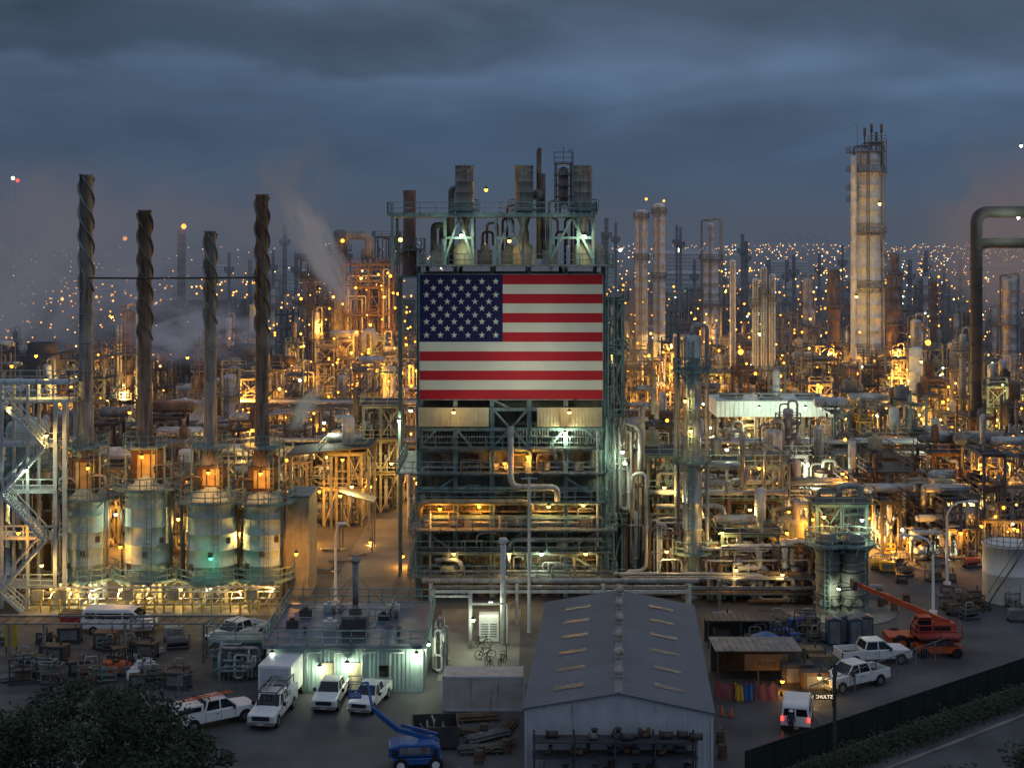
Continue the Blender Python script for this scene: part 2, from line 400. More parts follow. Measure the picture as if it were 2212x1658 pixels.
# ============================================================ FLAG STRUCTURE
Zb=128.0
def bx(p): return X(p,Zb)
def bz(p): return V(p,Zb)
D=13.0
fb=T('furnace_building','tall teal steel furnace structure carrying the huge flag, three stacks on top','industrial building',(0,Zb,0))
cols=[905,984,1063,1143,1222,1303]
for c in cols:
    for yy in (0,D):
        a=MB(); a.box(bx(c)-.2,bx(c)+.2,yy-.03,yy+.03,0,bz(575)); a.box(bx(c)-.2,bx(c)-.15,yy-.2,yy+.2,0,bz(575)); a.box(bx(c)+.15,bx(c)+.2,yy-.2,yy+.2,0,bz(575)); obj('post',a,TEAL,fb)
for py in (592,880,923,968,1020,1050,1083,1112,1140,1190,1240):
    b=MB(); z=bz(py)
    for yy in (0,D): b.box(bx(903),bx(1305),yy-.13,yy+.13,z-.3,z)
    for c in (905,1303): b.box(bx(c)-.13,bx(c)+.13,0,D,z-.3,z)
    obj('floor_beams',b,TEAL,fb)
for py,l,r_,ov in ((575,900,1322,1.2),(1020,858,1308,1.0),(1083,900,1310,.9),(1140,884,1332,1.5),(1190,900,1320,1.0),(1240,884,1332,1.5),(968,905,1303,.5)):
    z=bz(py); k=MB(); k.box(bx(l),bx(r_),-ov,D,z,z+.08); 
    for i in range(28):
        xx=bx(l)+(bx(r_)-bx(l))*i/27; k.box(xx-.03,xx+.03,-ov,0,z-.15,z-.002)
    o=obj('deck',k,STEEL,fb); h=MB(); rail(h,[(bx(l),D,z+.08),(bx(l),-ov,z+.08),(bx(r_),-ov,z+.08),(bx(r_),D,z+.08)],1.05,.035); obj('handrail',h,TEAL,o)
b=MB(); b.box(bx(907),bx(1301),.5,D-.3,bz(865),bz(594)); 
for i in range(50): xx=bx(907)+i*(bx(1301)-bx(907))/50; b.box(xx,xx+.12,.42,.5,bz(865),bz(594))
obj('upper_siding',b,SIDING,fb)
b=MB(); b.box(bx(912),bx(1298),1.6,D-.5,bz(1250),bz(866)); obj('furnace_core',b,mat('core_plate',(.13,.13,.11),.8,0,.5,.35,.5),fb)
for l,r_ in ((904,1056),(1160,1300)):
    b=MB(); b.box(bx(l),bx(r_),-.35,-.25,bz(920),bz(879))
    n=int((bx(r_)-bx(l))/.3)
    for i in range(n): xx=bx(l)+.05+i*.3; b.box(xx,xx+.12,-.42,-.35,bz(920),bz(879))
    obj('cladding_panel',b,CLAD,fb)
for (t0,t1,off,dens) in ((974,1016,1.2,1),(1030,1080,1.3,0),(1088,1112,1.1,2),(1116,1138,1.35,0),(1148,1186,1.2,1),(1194,1236,1.3,2)):
    for i in range(5):
        l=cols[i]+5; r_=cols[i+1]-5; b=MB(); b.box(bx(l),bx(r_),off,off+.12,bz(t1),bz(t0))
        ns=4 if dens==2 else 2
        for k in range(ns+1):
            xx=bx(l)+(bx(r_)-bx(l))*k/ns; b.box(xx-.07,xx+.07,off-.14,off,bz(t1),bz(t0))
        b.box(bx(l),bx(r_),off-.1,off,bz(t0)-.12,bz(t0)); b.box(bx(l),bx(r_),off-.1,off,bz(t1),bz(t1)+.12)
        o=obj('wall_panel',b,PANEL,fb)
        if dens:
            for k in range(ns if dens==2 else 1):
                q=MB(); w=(bx(r_)-bx(l)); xx=bx(l)+w*((k+.5)/ns if dens==2 else .5); zz=(bz(t0)+bz(t1))/2; rr=.36 if dens==1 else .2
                if dens==1: q.tube((xx,off-.3,zz),(xx,off,zz),rr,14); q.tube((xx,off-.36,zz),(xx,off-.3,zz),rr*1.25,14)
                else: q.box(xx-rr,xx+rr,off-.22,off,zz-rr*1.1,zz+rr*1.1)
                obj('inspection_port',q,RUST,o)
b=MB()
for i in range(66):
    xx=bx(912)+(bx(1296)-bx(912))*i/65; b.tube((xx,.9,bz(962)),(xx,.9,bz(926)),.07,6)
b.tube((bx(910),.8,bz(944)),(bx(1300),.8,bz(944)),.1,6); obj('tube_bank',b,PIPE,fb)
for a_,c_ in (((1063,880),(1100,922)),((1143,880),(1106,922)),((984,923),(1020,966)),((1222,923),(1186,966)),((905,966),(945,925)),((1303,966),(1262,925)),((1063,966),(1102,925)),((1143,966),(1104,925)),((905,1240),(984,1190)),((1303,1240),(1222,1190)),((1063,862),(1100,880)),((1222,1030),(1303,1083)),((984,1030),(905,1083)),((1063,1190),(1143,1140)),((984,1190),(905,1140)),((1222,1190),(1303,1140))):
    b=MB(); b.tube((bx(a_[0]),-.1,bz(a_[1])),(bx(c_[0]),-.1,bz(c_[1])),.1); obj('brace',b,TEAL,fb)
TAN=mat('tan_pipe',(.44,.34,.20),.6,.1,.35,.35)
for pts,r,m_ in (([(1103,920,-.2),(1103,1045,-1.6),(1203,1045,-1.6),(1203,1075,-1.0)],.29,PIPE),([(908,1128,.5),(908,1079,-1.0),(1148,1079,-1.0),(1148,1105,.4)],.27,TAN),
   ([(905,1183,-.6),(1300,1183,-.6)],.14,PIPED),([(905,1062,-.4),(1090,1062,-.4)],.12,PIPED),([(1100,1225,-.7),(1100,1160,-.7),(1300,1160,-.7)],.16,PIPE),([(1000,1285,-.5),(1000,1205,-.6),(940,1205,-.6)],.2,PIPE),([(905,1228,-1),(1330,1228,-1)],.12,STEEL),
   ([(905,1105,.2),(1300,1105,.2)],.09,TAN),([(905,1128,.1),(1300,1128,.1)],.11,PIPE),([(905,1010,.3),(1300,1010,.3)],.1,PIPE),([(930,1240,-.4),(930,1100,-.4)],.1,PIPEW),([(1290,1240,-.4),(1290,930,-.4)],.12,PIPEW),([(1030,1180,-.4),(1030,1148,-.4),(1080,1148,-.4),(1080,1110,-.4)],.1,PIPE),([(1240,1240,-.4),(1240,1195,-.4),(1180,1195,-.4),(1180,1150,-.4)],.12,TAN)):
    p=MB(); p.path(rnd([(bx(a),c,bz(b_)) for a,b_,c in pts],1.0,5),r,10); obj('pipe',p,m_,fb)
rb=random.Random(4)
for k in range(60):
    p=MB(); x0_=rb.uniform(908,1290); py=rb.choice([1016,1080,1136,1186,1236]); l_=rb.uniform(10,50); u=rb.uniform(10,38); yy=rb.uniform(-.4,.8)
    p.path(rnd([(bx(x0_),yy,bz(py)),(bx(x0_),yy,bz(py-u)),(bx(min(1300,x0_+l_)),yy,bz(py-u)),(bx(min(1300,x0_+l_)),yy,bz(py-rb.uniform(0,u)))],.2),rb.choice([.05,.07,.09]),6); obj('small_pipe',p,rb.choice([PIPE,PIPED,RUST,TAN]),fb)
for k in range(34):
    p=MB(); x0_=rb.uniform(910,1290); py=rb.choice([1020,1083,1140,1190,1240]); p.cb(bx(x0_),rb.uniform(-.3,.6),bz(py)+.08+.45,rb.uniform(.3,.9),.5,rb.uniform(.5,.85)); obj('control_box',p,rb.choice([STEEL,DARK,CREAM,RUST]),fb)
for py in (1128,1176,1228):
    b=MB()
    for i in range(30): xx=bx(915)+(bx(1296)-bx(915))*i/29; b.tube((xx,.9,bz(py)),(xx,.2,bz(py)+.35),.06,6); b.tube((xx,.2,bz(py)+.35),(xx,.2,bz(py)),.05,6)
    obj('burner_row',b,PIPED,fb)
for c in range(905,1310,27):
    b=MB(); b.box(bx(c)-.3,bx(c)+.3,.3,1.2,0,bz(1245)); obj('foundation_pier',b,RUST,fb)
for px,z0,z1 in ((893,1285,1020),(870,1020,960),(1318,1285,575),(1322,1140,880)):
    l=MB(); ladder(l,bx(px),-.9,bz(z0),bz(z1)); obj('ladder',l,TEAL,fb)
b=MB(); b.box(bx(835),bx(1290),1,7,bz(468),bz(461)); o=obj('deck',b,TEAL,fb); h=MB(); rail(h,[(bx(835),7,bz(461)),(bx(835),1,bz(461)),(bx(1290),1,bz(461)),(bx(1290),7,bz(461))],1.05,.04); obj('handrail',h,TEAL,o)
for c0 in (845,960,1020,1070,1130,1190,1250,1283):
    for yy in (1.2,6.8): b=MB(); b.box(bx(c0)-.13,bx(c0)+.13,yy-.13,yy+.13,bz(575),bz(461)); obj('post',b,TEAL,fb)
for l,r_ in ((960,1020),(1070,1130),(1190,1283)):
    b=MB(); m_=(l+r_)/2
    b.tube((bx(l),1.1,bz(560)),(bx(m_),1.1,bz(470)),.11); b.tube((bx(r_),1.1,bz(560)),(bx(m_),1.1,bz(470)),.11); b.box(bx(l),bx(r_),1,1.3,bz(516),bz(511)); obj('truss',b,TEAL,fb)
SC=mat('stack_cream',(.30,.28,.24),.7,0,.3,.3,.5)
for k,c in enumerate((1000.5,1132.5,1263.5)):
    s=MB(); r=.88; cx=bx(c); pr=[(.5,bz(545)),(.5,bz(505)),(.35,bz(490)),(r,bz(450)),(r*1.04,bz(448)),(r*1.04,bz(444)),(r,bz(442))]
    z=bz(438)
    while z<bz(360): pr+=[(r,z),(r*1.03,z+.03),(r*1.03,z+.12),(r,z+.15)]; z+=1.0
    pr+=[(r,bz(356)),(r*1.04,bz(356)),(r*1.04,bz(353)),(r*.92,bz(353)),(r*.9,bz(370))]
    s.lathe(pr,28,cx,3.5); obj('exhaust_stack',s,SC,fb)
    s=MB(); s.lathe([(1.05,bz(572)),(1.05,bz(540)),(.8,bz(530)),(.3,bz(522)),(.01,bz(521))],20,cx,3.2); obj('breeching',s,CREAM,fb)
    h=MB(); rail(h,circ(1.45,bz(452),10,cx,3.5),1.0,.035,True,9); h.lathe([(.9,bz(452)-.1),(1.5,bz(452)-.1),(1.5,bz(452)),(.9,bz(452))],20,cx,3.5); obj('platform',h,TEAL,fb)
p=MB(); p.path([(bx(1166),4,bz(560)),(bx(1166),4,bz(380)),(bx(1166),4,bz(325))],.24,10); p.path([(bx(1166),4,bz(325)),(bx(1166.5),4,bz(318)),(bx(1170),4,bz(314))],.22,10); p.lathe([(.24,bz(430)),(.55,bz(425)),(.6,bz(412)),(.24,bz(404))],12,bx(1165),4); obj('vent_pipe',p,STKR,fb)
p=MB(); p.tube((bx(1176),4.4,bz(560)),(bx(1176),4.4,bz(370)),.2,8); obj('vent_pipe',p,PIPED,fb)
q=MB(); tx=bx(1222)
for sx in (-.7,.7):
    for sy in (5,6.4): q.tube((tx+sx,sy,bz(455)),(tx+sx,sy,bz(345)),.07)
for i,py in enumerate((345,370,395,420,445)):
    q.box(tx-.9,tx+.9,4.8,6.6,bz(py)-.1,bz(py)); rail(q,[(tx-.9,4.8,bz(py)),(tx+.9,4.8,bz(py))],1,.035)
q.tube((bx(1222),5.5,bz(345)),(bx(1222),5.5,bz(308)),.04); q.tube((bx(1241),5.5,bz(455)),(bx(1241),5.5,bz(315)),.05); q.path([(bx(1241),5.5,bz(315)),(bx(1241)-.2,5.5,bz(313)),(bx(1241)-.3,5.5,bz(320))],.05,5)
q.lathe([(.5,bz(440)),(.5,bz(362)),(.3,bz(355)),(.01,bz(353))],12,tx,5.7); obj('instrument_tower',q,STEEL,fb)
for c,t0 in ((930,485),(945,490),(970,402),(1050,480),(1085,470),(1095,440),(1185,470),(1190,430),(1205,500),(1225,470),(1240,440),(1040,500)):
    p=MB(); p.path(rnd([(bx(c),5,bz(572)),(bx(c),5,bz(t0)),(bx(c)+1,5,bz(t0)),(bx(c)+1,5,bz(t0+30))],.4,4),.3 if c in(970,930) else .12,8); obj('pipe',p,R.choice([PIPE,PIPED,RUST]),fb)
for c in (1045,1100,1190,1300,940):
    b=MB(); b.box(bx(c)-.7,bx(c)+.7,4,6,bz(575)+.1,bz(540)); b.box(bx(c)-.4,bx(c)+.4,4.3,5.7,bz(540),bz(528)); obj('fan_housing',b,STEEL,fb)
s=MB(); s.lathe([(.75,bz(600)),(.75,bz(540)),(.63,bz(530)),(.63,bz(406)),(.66,bz(405)),(.66,bz(403)),(.5,bz(403))],24,0,0); q=T('brown_exhaust_stack','brown cylindrical exhaust stack left of the three pale stacks','chimney',(bx(869),Zb+9,0)); obj('shell',s,BSTK,q)
s=MB(); 
for sx in (-1,1):
    for sy in(-1,1): s.box(sx*.9-.12,sx*.9+.12,sy*.9-.12,sy*.9+.12,0,bz(600))
s.box(-1.3,1.3,-1.3,1.3,bz(600)-.2,bz(600)-.002); obj('support_frame',s,TEAL,q)
ringplat(q,.65,1.6,bz(540),TEAL)

# flag
fl=MB(); fx0,fx1=bx(907),bx(1301); fz0,fz1=bz(861),bz(593); sh=(fz1-fz0)/13
for i in range(13): fl.add([(fx0,0,fz1-(i+1)*sh),(fx1,0,fz1-(i+1)*sh),(fx1,0,fz1-i*sh),(fx0,0,fz1-i*sh)],[(0,1,2,3)],0 if i%2==0 else 1)
cxr=bx(1086); cz=fz1-7*sh; fl.add([(fx0,-.006,cz),(cxr,-.006,cz),(cxr,-.006,fz1),(fx0,-.006,fz1)],[(0,1,2,3)],2)
for row in range(9):
    for col in range(11):
        if (row+col)%2==0:
            sx=fx0+(cxr-fx0)*(col+1)/12; sz=fz1-(fz1-cz)*(row+1)/10; rr=.33
            vs=[(sx,-.012,sz)]+[(sx+(rr if k%2==0 else rr*.39)*math.sin(k*PI/5),-.012,sz+(rr if k%2==0 else rr*.39)*math.cos(k*PI/5)) for k in range(10)]
            fl.add(vs,[(0,1+k,1+(k+1)%10) for k in range(10)],1)
fo=T('american_flag','huge american flag banner stretched across the upper front of the teal structure','flag',(0,Zb-.45,0))
obj('banner',fl,[FRED,FWH,FBL],fo)
b=MB(); e=.08
b.box(fx0-e,fx1+e,.02,.12,fz0-e,fz0); b.box(fx0-e,fx1+e,.02,.12,fz1,fz1+e); b.box(fx0-e,fx0,.02,.12,fz0,fz1); b.box(fx1,fx1+e,.02,.12,fz0,fz1); obj('frame',b,TEAL,fo)
for px,py in ((1127,623),(1230,623),(1125,705),(1228,705),(975,832),(1103,832),(1230,832),(960,748)): q=MB(); q.tube((bx(px),-.03,bz(py)),(bx(px),-.01,bz(py)),.12,10); obj('eyelet',q,FWH,fo)

# right flank
for k in range(3):
    frame(X(1312+k*1,130),X(1345,130),130+k*3,132+k*3,[bz(1140),bz(1020),bz(900),bz(760),bz(650)][:5-k%2],1,'narrow steel access frame climbing the right flank of the flag structure',group='access frames right of the flag structure',m=TEAL,pipes=4)
bundle(1318,1400,129,5,880,22,'vertical pipe runs rising just right of the flag structure',rs=(.08,.13,.2))
p=T('pipe_loop','thick grey insulated pipe looping beside the right of the flag structure','pipe',(0,Zb,0))
for pts,r in (([(1345,905,-1),(1383,915,-1),(1383,1010,-1)],.34),([(1380,850,2),(1380,842,2),(1416,842,2),(1416,900,2)],.25),([(1345,960,0),(1350,905,0),(1400,905,0)],.22),([(1365,1120,-.5),(1365,1020,-.5),(1395,1020,-.5),(1395,1230,-.5),(1350,1230,-.5),(1350,1262,-.5),(1300,1262,-.5)],.18)):
    b=MB(); b.path(rnd([(bx(a),c,bz(b_)) for a,b_,c in pts],.9,5),r,10); obj('pipe_run',b,PIPE,p)

# ============================================================ LEFT HEATERS
Zh=127.0
def hz(py): return V(py,Zh)
BOXM=mat('lamp_glow_yellow',(.66,.48,.20),.65,0,.3,.2)  # orange lamp glow on the convection box put into the panel colour
def heater(pc,w,ytop,box,stk,label,slabel):
    x=X(pc,Zh); r=w/F*Zh/2; t=T('cylindrical_heater',label,'heater',(x,Zh,0),None)
    zb=hz(1245); zt=hz(ytop)
    s=MB(); pr=[(r,zb)]; n=5
    for i in range(1,n+1): z=zb+(zt-zb)*i/n; pr+=[(r,z-.1),(r*1.035,z-.09),(r*1.035,z-.01),(r,z)]
    pr+=[(r*.95,zt+.02),(r*.55,zt+1.0),(r*.5,zt+1.2)]; s.lathe(pr,40)
    for i in range(12): a=i*PI/6; s.box(r*math.cos(a)-.03,r*math.cos(a)+.03,r*math.sin(a)-.03,r*math.sin(a)+.03,zb,zt)
    obj('firebox_shell',s,HEAT,t)
    for i in range(3):
        s=MB(); a=-PI/2+(-.7,0.1,.8)[i]; s.cb(r*1.01*math.cos(a),r*1.01*math.sin(a),zb+1.3+i*1.2,.4,.25,.5); obj('peep_door',s,RUST,t)
    f=MB(); f.lathe([(.01,zb-.1),(r*1.02,zb-.1),(r*1.02,zb)],30); obj('floor_plate',f,DARK,t)
    for i in range(6):
        a=i*PI/3+.3; l=MB(); l.box(r*.85*math.cos(a)-.15,r*.85*math.cos(a)+.15,r*.85*math.sin(a)-.15,r*.85*math.sin(a)+.15,.0,zb-.1); obj('leg',l,CREAM,t)
    for i in range(7):
        l=MB(); a=i*2*PI/7; q=r*.5; l.lathe([(.12,.7),(.28,.75),(.3,zb-.35),(.2,zb-.1)],10,q*math.cos(a),q*math.sin(a)); l.path(rnd([(q*math.cos(a),q*math.sin(a),.8),(q*math.cos(a),q*math.sin(a),.4),(q*math.cos(a),-r-.8,.4)],.2),.06,6); obj('burner',l,ALU,t)
    ringplat(t,r,r+1.0,zb+.1,TEAL,rr=.045); ringplat(t,r*.96,r+1.1,zt+.05,TEAL,rr=.045)
    bw,b0,b1=box; W=bw/F*Zh; zc=(hz(b0)+hz(b1))/2; H_=hz(b1)-hz(b0)
    k=MB(); k.cb(0,0,zc,W,2.0,H_)
    for sx in (-1,-.33,.33,1): k.cb(sx*W/2*.96,-1.05,zc,.12,.12,H_)
    for sz in (-1,1): k.cb(0,-1.05,zc+sz*H_/2*.96,W,.14,.14)
    o=obj('convection_box',k,RUST,t)
    k=MB(); k.cb(0,-1.03,zc,W*.62,.06,H_*.75); obj('glow_panel',k,BOXM,o)
    k=MB(); k.lathe([(r*.5,zt+1.1),(.8,hz(b0)),(.9,hz(b0))],16); k.box(-.9,.9,-.8,.8,hz(b0)-.8,hz(b0)-.002); obj('transition',k,DARK,t)
    for sx in (-1,1):
        k=MB(); k.box(sx*W/2-.3,sx*W/2+.3,-1.3,-.7,hz(b0)+.2,hz(b0)+.9) ; obj('header_box',k,DARK,o)
        k=MB(); xx=sx*(W/2+.45)
        for yy in(-1.4,1.2): k.box(xx-.07,xx+.07,yy-.07,yy+.07,zt,hz(955))
        k.box(xx-.06,xx+.06,-1.4,1.2,hz(1005),hz(1005)+.15); obj('side_frame',k,TEAL,t)
    sp,sw,s0,s1,s2,m_=stk; sr=sw/F*Zh/2; dx=X(sp,Zh)-x
    s=MB(); s.lathe([(sr*1.7,hz(b1)),(sr*1.25,hz(b1)+1.2),(sr*1.12,hz(s0)),(sr,hz(s0)+4),(sr*.95,hz(s1)),(sr*1.06,hz(s1)),(sr*1.06,hz(s1)+.15),(sr*.85,hz(s1)+.15),(sr*.8,hz(s1)-.5)],24,dx,0)
    st=obj('stack',s,m_,t,slabel)
    for ph in range(3):
        g=MB(); N=110; vs=[];zz0=hz(s2);zz1=hz(s1)-.1
        for i in range(N+1):
            z=zz0+(zz1-zz0)*i/N; a=ph*2*PI/3-(z-zz0)/(3.4)*PI*2/1.9; 
            for q in (sr*.93,sr*1.27): 
                vs.append((dx+q*math.cos(a),q*math.sin(a),z)); vs.append((dx+q*math.cos(a+.12),q*math.sin(a+.12),z))
        for i in range(N):
            o_=i*4; n4=o_+4; g.f+= [[o_,o_+2,n4+2,n4],[o_+1,n4+1,n4+3,o_+3],[o_+2,o_+3,n4+3,n4+2]]
        g.v=vs; g.m=[0]*len(g.f); g.s=[False]*len(g.f); obj('strake',g,m_,st)
    z=hz(s0)
    while z<hz(s2): g=MB(); g.lathe([(sr*1.0,z),(sr*1.14,z+.02),(sr*1.14,z+.1),(sr*1.0,z+.12)],20,dx,0); obj('flange',g,m_,st); z+=2.6
    ringplat(t,sr*1.2,sr*1.2+1.25,hz(962),TEAL,cx=dx)
    l=MB(); ladder(l,r*.4,-r-1.15,zb+.1,zt+1.1); obj('ladder',l,TEAL,t); l=MB(); ladder(l,.9,-1.6,zt,hz(960)); obj('ladder',l,TEAL,t)
    for k_ in range(4):
        p=MB(); sx=R.choice([-1,1]); p.path(rnd([(sx*(r+.1),-.6-k_*.3,.6),(sx*(r+.3),-.6-k_*.3,zt+1.3+k_*.3),(sx*.8,-.6-k_*.3,zt+1.3+k_*.3),(sx*.8,-.6,hz(b0)+.5)],.5),.11,7); obj('crossover_pipe',p,R.choice([PIPE,PIPED,RUST]),t)
    return t
heater(188,88,1072,(54,1060,985),(186,29,925,380,630,STK),'slim grey-green cylindrical heater, leftmost of the four','twisted grey stack rising from the leftmost heater')
heater(322,100,1050,(62,1040,968),(313,29,905,457,735,STKR),'wide grey-green cylindrical heater, second from the left, tallest shell','rusty brown twisted stack on the second heater')
heater(461,112,1075,(58,1050,1003),(454,26,940,502,700,STK),'widest pale-green cylindrical heater, third from left, green lamp at its foot','short slim grey twisted stack')
heater(570,88,1080,(56,1056,1005),(566,28,940,423,720,STKR),'slim cylindrical heater, rightmost of the four beside yellow-lit siding','tall twisted stack half rusted')
b=MB(); b.path([(X(196,Zh),Zh-.7,hz(600)),(X(300,Zh),Zh-.7,hz(600.5)),(X(440,Zh),Zh-.7,hz(600)),(X(560,Zh),Zh-.7,hz(599))],.09,6); tag(obj('tie_bar',b,DARK),'thin dark tie bar linking the four twisted stacks','tie bar')
q=T('siding_enclosure','tall corrugated siding enclosure glowing yellow right of the four heaters','enclosure',(X(640,Zh),Zh+1,0)); b=MB(); w=50/F*Zh/2; b.box(-w,w,0,5,0,hz(1078))
for i in range(14): xx=-w+i*2*w/14; b.box(xx,xx+.08,-.06,0,0,hz(1078))
obj('wall',b,CREAM,q); b=MB(); b.box(-w-.1,w+.1,-.15,5.1,hz(1078)+.002,hz(1078)+.15); obj('roof',b,STEEL,q)
q=T('burner_manifold','low frame of shining burner piping along the foot of the four heaters','pipe manifold',(0,Zh-3.2,0))
for z,r in ((.4,.1),(.9,.07),(1.5,.09),(1.9,.12)):
    p=MB(); p.tube((X(90,Zh),0,z),(X(615,Zh),.3,z),r,7); obj('header_pipe',p,ALU,q)
for i in range(26):
    p=MB(); xx=X(95+i*20,Zh); p.path(rnd([(xx,0,.4),(xx,-.3,1.0),(xx,1.2,1.7)],.2),.05,6); p.cb(xx,-.35,1.0,.16,.16,.22); obj('valve_riser',p,R.choice([ALU,PIPE,RUST]),q)
for i in range(5):
    p=MB(); xx=X((110,160,300,395,560)[i],Zh); p.box(xx-.5,xx+.5,-.5,-.2,.9,1.8); p.tube((xx,-.35,0),(xx,-.35,.9),.05); obj('control_panel',p,CREAM,q)
bol=None
for i in range(27):
    x,y=gp(88+i*20.5,1322)
    if bol is None:
        bol=T('bollard','yellow steel guard post standing in the row before the heaters','bollard',(x,y,0),'yellow guard posts before the heaters'); m_=MB(); m_.lathe([(.09,0),(.09,1.0),(.06,1.08),(.01,1.1)],10); obj('post',m_,YEL,bol)
    else: dup(bol,(x,y,0))

# far left stair tower
Zs=124.0
def sz_(p): return V(p,Zs)
PALE=mat('pale_galvanised',(.50,.58,.60),.6,.0,.25,.12)
t=T('stair_tower','pale galvanised zigzag steel stair tower at the left edge','stair tower',(0,Zs,0))
lv=[sz_(1265),sz_(1160),sz_(1060),sz_(960),sz_(865),sz_(825)]
for px in (4,60,120,140):
    for yy in (0,3):
        a=MB(); x=X(px,Zs); w=.12 if px<110 else .17; a.box(x-w,x+w,yy-w,yy+w,0,sz_(830 if px<100 else 870)); obj('post',a,PALE if px<110 else PIPEW,t)
for i,z in enumerate(lv):
    x0,x1=X(-60,Zs),X(125 if i<4 else 150,Zs)
    a=MB(); a.box(x0,x1,-.1,3,z-.2,z); o=obj('deck',a,PALE,t); h=MB(); rail(h,[(x0,-.1,z),(x1,-.1,z),(x1,3,z)],1.05,.04); obj('handrail',h,PALE,o)
for i in range(4):
    z0,z1=lv[i],lv[i+1]; a=MB(); xa,xb=(X(15,Zs),X(108,Zs)) 
    if i%2: xa,xb=xb,xa
    stairs(a,(xa,-1.0,z0),(xb,-1.0,z1),1.1); obj('stair_flight',a,PALE,t)
a=MB(); stairs(a,(X(60,Zs),-1,0),(X(5,Zs),-1,lv[0])); obj('stair_flight',a,PALE,t)
column(60,132,90,900,HEAT,(1000,),'squat grey drum standing behind the zigzag stair tower',pipe=False,name='coke_drum',cat='drum')
bundle(0,130,127.5,4,1000,18,'tangle of pipes behind the zigzag stair tower')

# ============================================================ RIGHT NEAR UNITS
column(1495,128,42,722,ALU,(800,995,1190),'shining metal column with three ring platforms right of the flag',rr=.05,taper=(sz_(1090),.9))
column(1463,131,14,725,PIPE,(),'thin tall pipe riser hugging the shining metal column',lad=False,pipe=False,name='riser_pipe',cat='pipe')
DD=mat('drum_dark',(.17,.18,.165),.6,.1,.3,.3,.6)
for i,(pc,lb) in enumerate(((1788,'left drum of the dark pair standing on the round concrete pad'),(1842,'right drum of the dark pair standing on the round concrete pad'))):
    q=column(pc,122.5,52,1150,DD,(1172,),lb,lad=(i==0),pipe=False,name='reactor_drum',cat='drum')
    for k in range(6):
        p=MB(); z=.8+k*.9; p.lathe([(1.08,z),(1.16,z+.03),(1.16,z+.2),(1.08,z+.23)],24); obj('stiffener_ring',p,DD,q)
    for sx in (-.7,.3): p=MB(); p.tube((sx,-1.25,1.2),(sx,-1.0,1.2),.3,12); obj('manway',p,STEEL,q)
frame(X(1765,125.5),X(1872,125.5),125.5,128.5,[V(1172,125.5),V(1085,125.5)],2,'teal platform frame behind the dark pair of drums',m=TEAL,pipes=8)
column(1715,133,70,1110,CREAM,(1195,),'squat yellow-lit vessel left of the dark pair of drums',pipe=True,name='squat_vessel',cat='vessel')
column(1812,129.5,72,1070,ALU,(1100,),'pale domed vessel right behind the dark drums',pipe=True,name='domed_vessel',cat='vessel')
q=T('pipe_loop','stack of thick metal-jacketed pipe loops right of the shining column','pipe',(0,132,0))
zz=132.
for pts,r in (([(1515,1005),(1600,1005),(1618,1020),(1600,1040),(1580,1040)],.36),([(1520,1040),(1570,1040),(1570,1060),(1640,1060)],.26),([(1400,1062),(1700,1062)],.28),([(1415,1090),(1560,1088),(1560,1130)],.26),([(1405,1130),(1405,1200),(1500,1200)],.26),([(1600,1200),(1680,1215),(1700,1240),(1680,1270)],.4),([(1655,1080),(1655,968),(1690,968),(1690,1080)],.14),([(1690,1175),(1720,1175),(1720,1090),(1712,1078)],.38),([(1415,900),(1415,870),(1385,870),(1385,930)],.25),([(1600,1050),(1600,950),(1596,940)],.26)):
    b=MB(); yy=R.uniform(-1.5,1); b.path(rnd([(X(a,zz),yy,V(b_,zz)) for a,b_ in pts],1.0,5),r,12); obj('pipe_run',b,R.choice([ALU,PIPE,PIPE]),q)
rg=random.Random(5)
frame(X(1400,134),X(1480,134),134,140,[V(1215,134),V(1130,134),V(1060,134),V(980,134)],2,'teal pipe-filled frame between the flag structure and the shining column',m=TEAL,eq=4,pipes=24,rng=rg)
frame(X(1530,136),X(1690,136),136,142,[V(1215,136),V(1145,136),V(1075,136),V(1005,136)],4,'broad teal frame packed with pipes right of the shining column',m=TEAL,eq=8,pipes=36,rng=rg)
frame(X(1560,128),X(1680,128),128,132,[V(1225,128),V(1150,128)],3,'low teal pipe frame in front of the broad packed frame',m=TEAL,eq=4,pipes=28,rng=rg)
bundle(1400,1520,127,5,1130,32,'dense vertical pipes at the foot of the shining column',rng=rg,rs=(.06,.1,.16))
bundle(1520,1770,125,5,1180,46,'knot of pipes and valves in front of the drums',rng=rg,rs=(.06,.1,.16,.26))
rack(1350,1760,123.5,2.6,4,'low pipe rack running behind the warehouse roof',rng=rg)
rack(930,1490,119,3.4,3,'white pipe rack crossing in front of the flag structure',m=PIPEW,rng=rg,dep=1.6,lev=0)
frame(X(1880,150),X(1960,150),150,156,[4,8],2,'open steel frame right of the drums',eq=3,pipes=12,rng=rg)
frame(X(2040,143),X(2110,143),143,149,[3.2,6.4],2,'open steel frame behind the curved street lamps',eq=5,pipes=14,rng=rg)
frame(X(2125,146),X(2215,146),146,153,[3.6,7.2,10.5],2,'taller steel frame behind the white tank',eq=5,pipes=14,rng=rg)
bundle(1960,2050,141,5,0,14,'low pipes and valves in the right yard behind the street lamp',zt=3.0,rng=rg)
tank(2178,127,106,1172,'round white storage tank at the right edge of the yard')

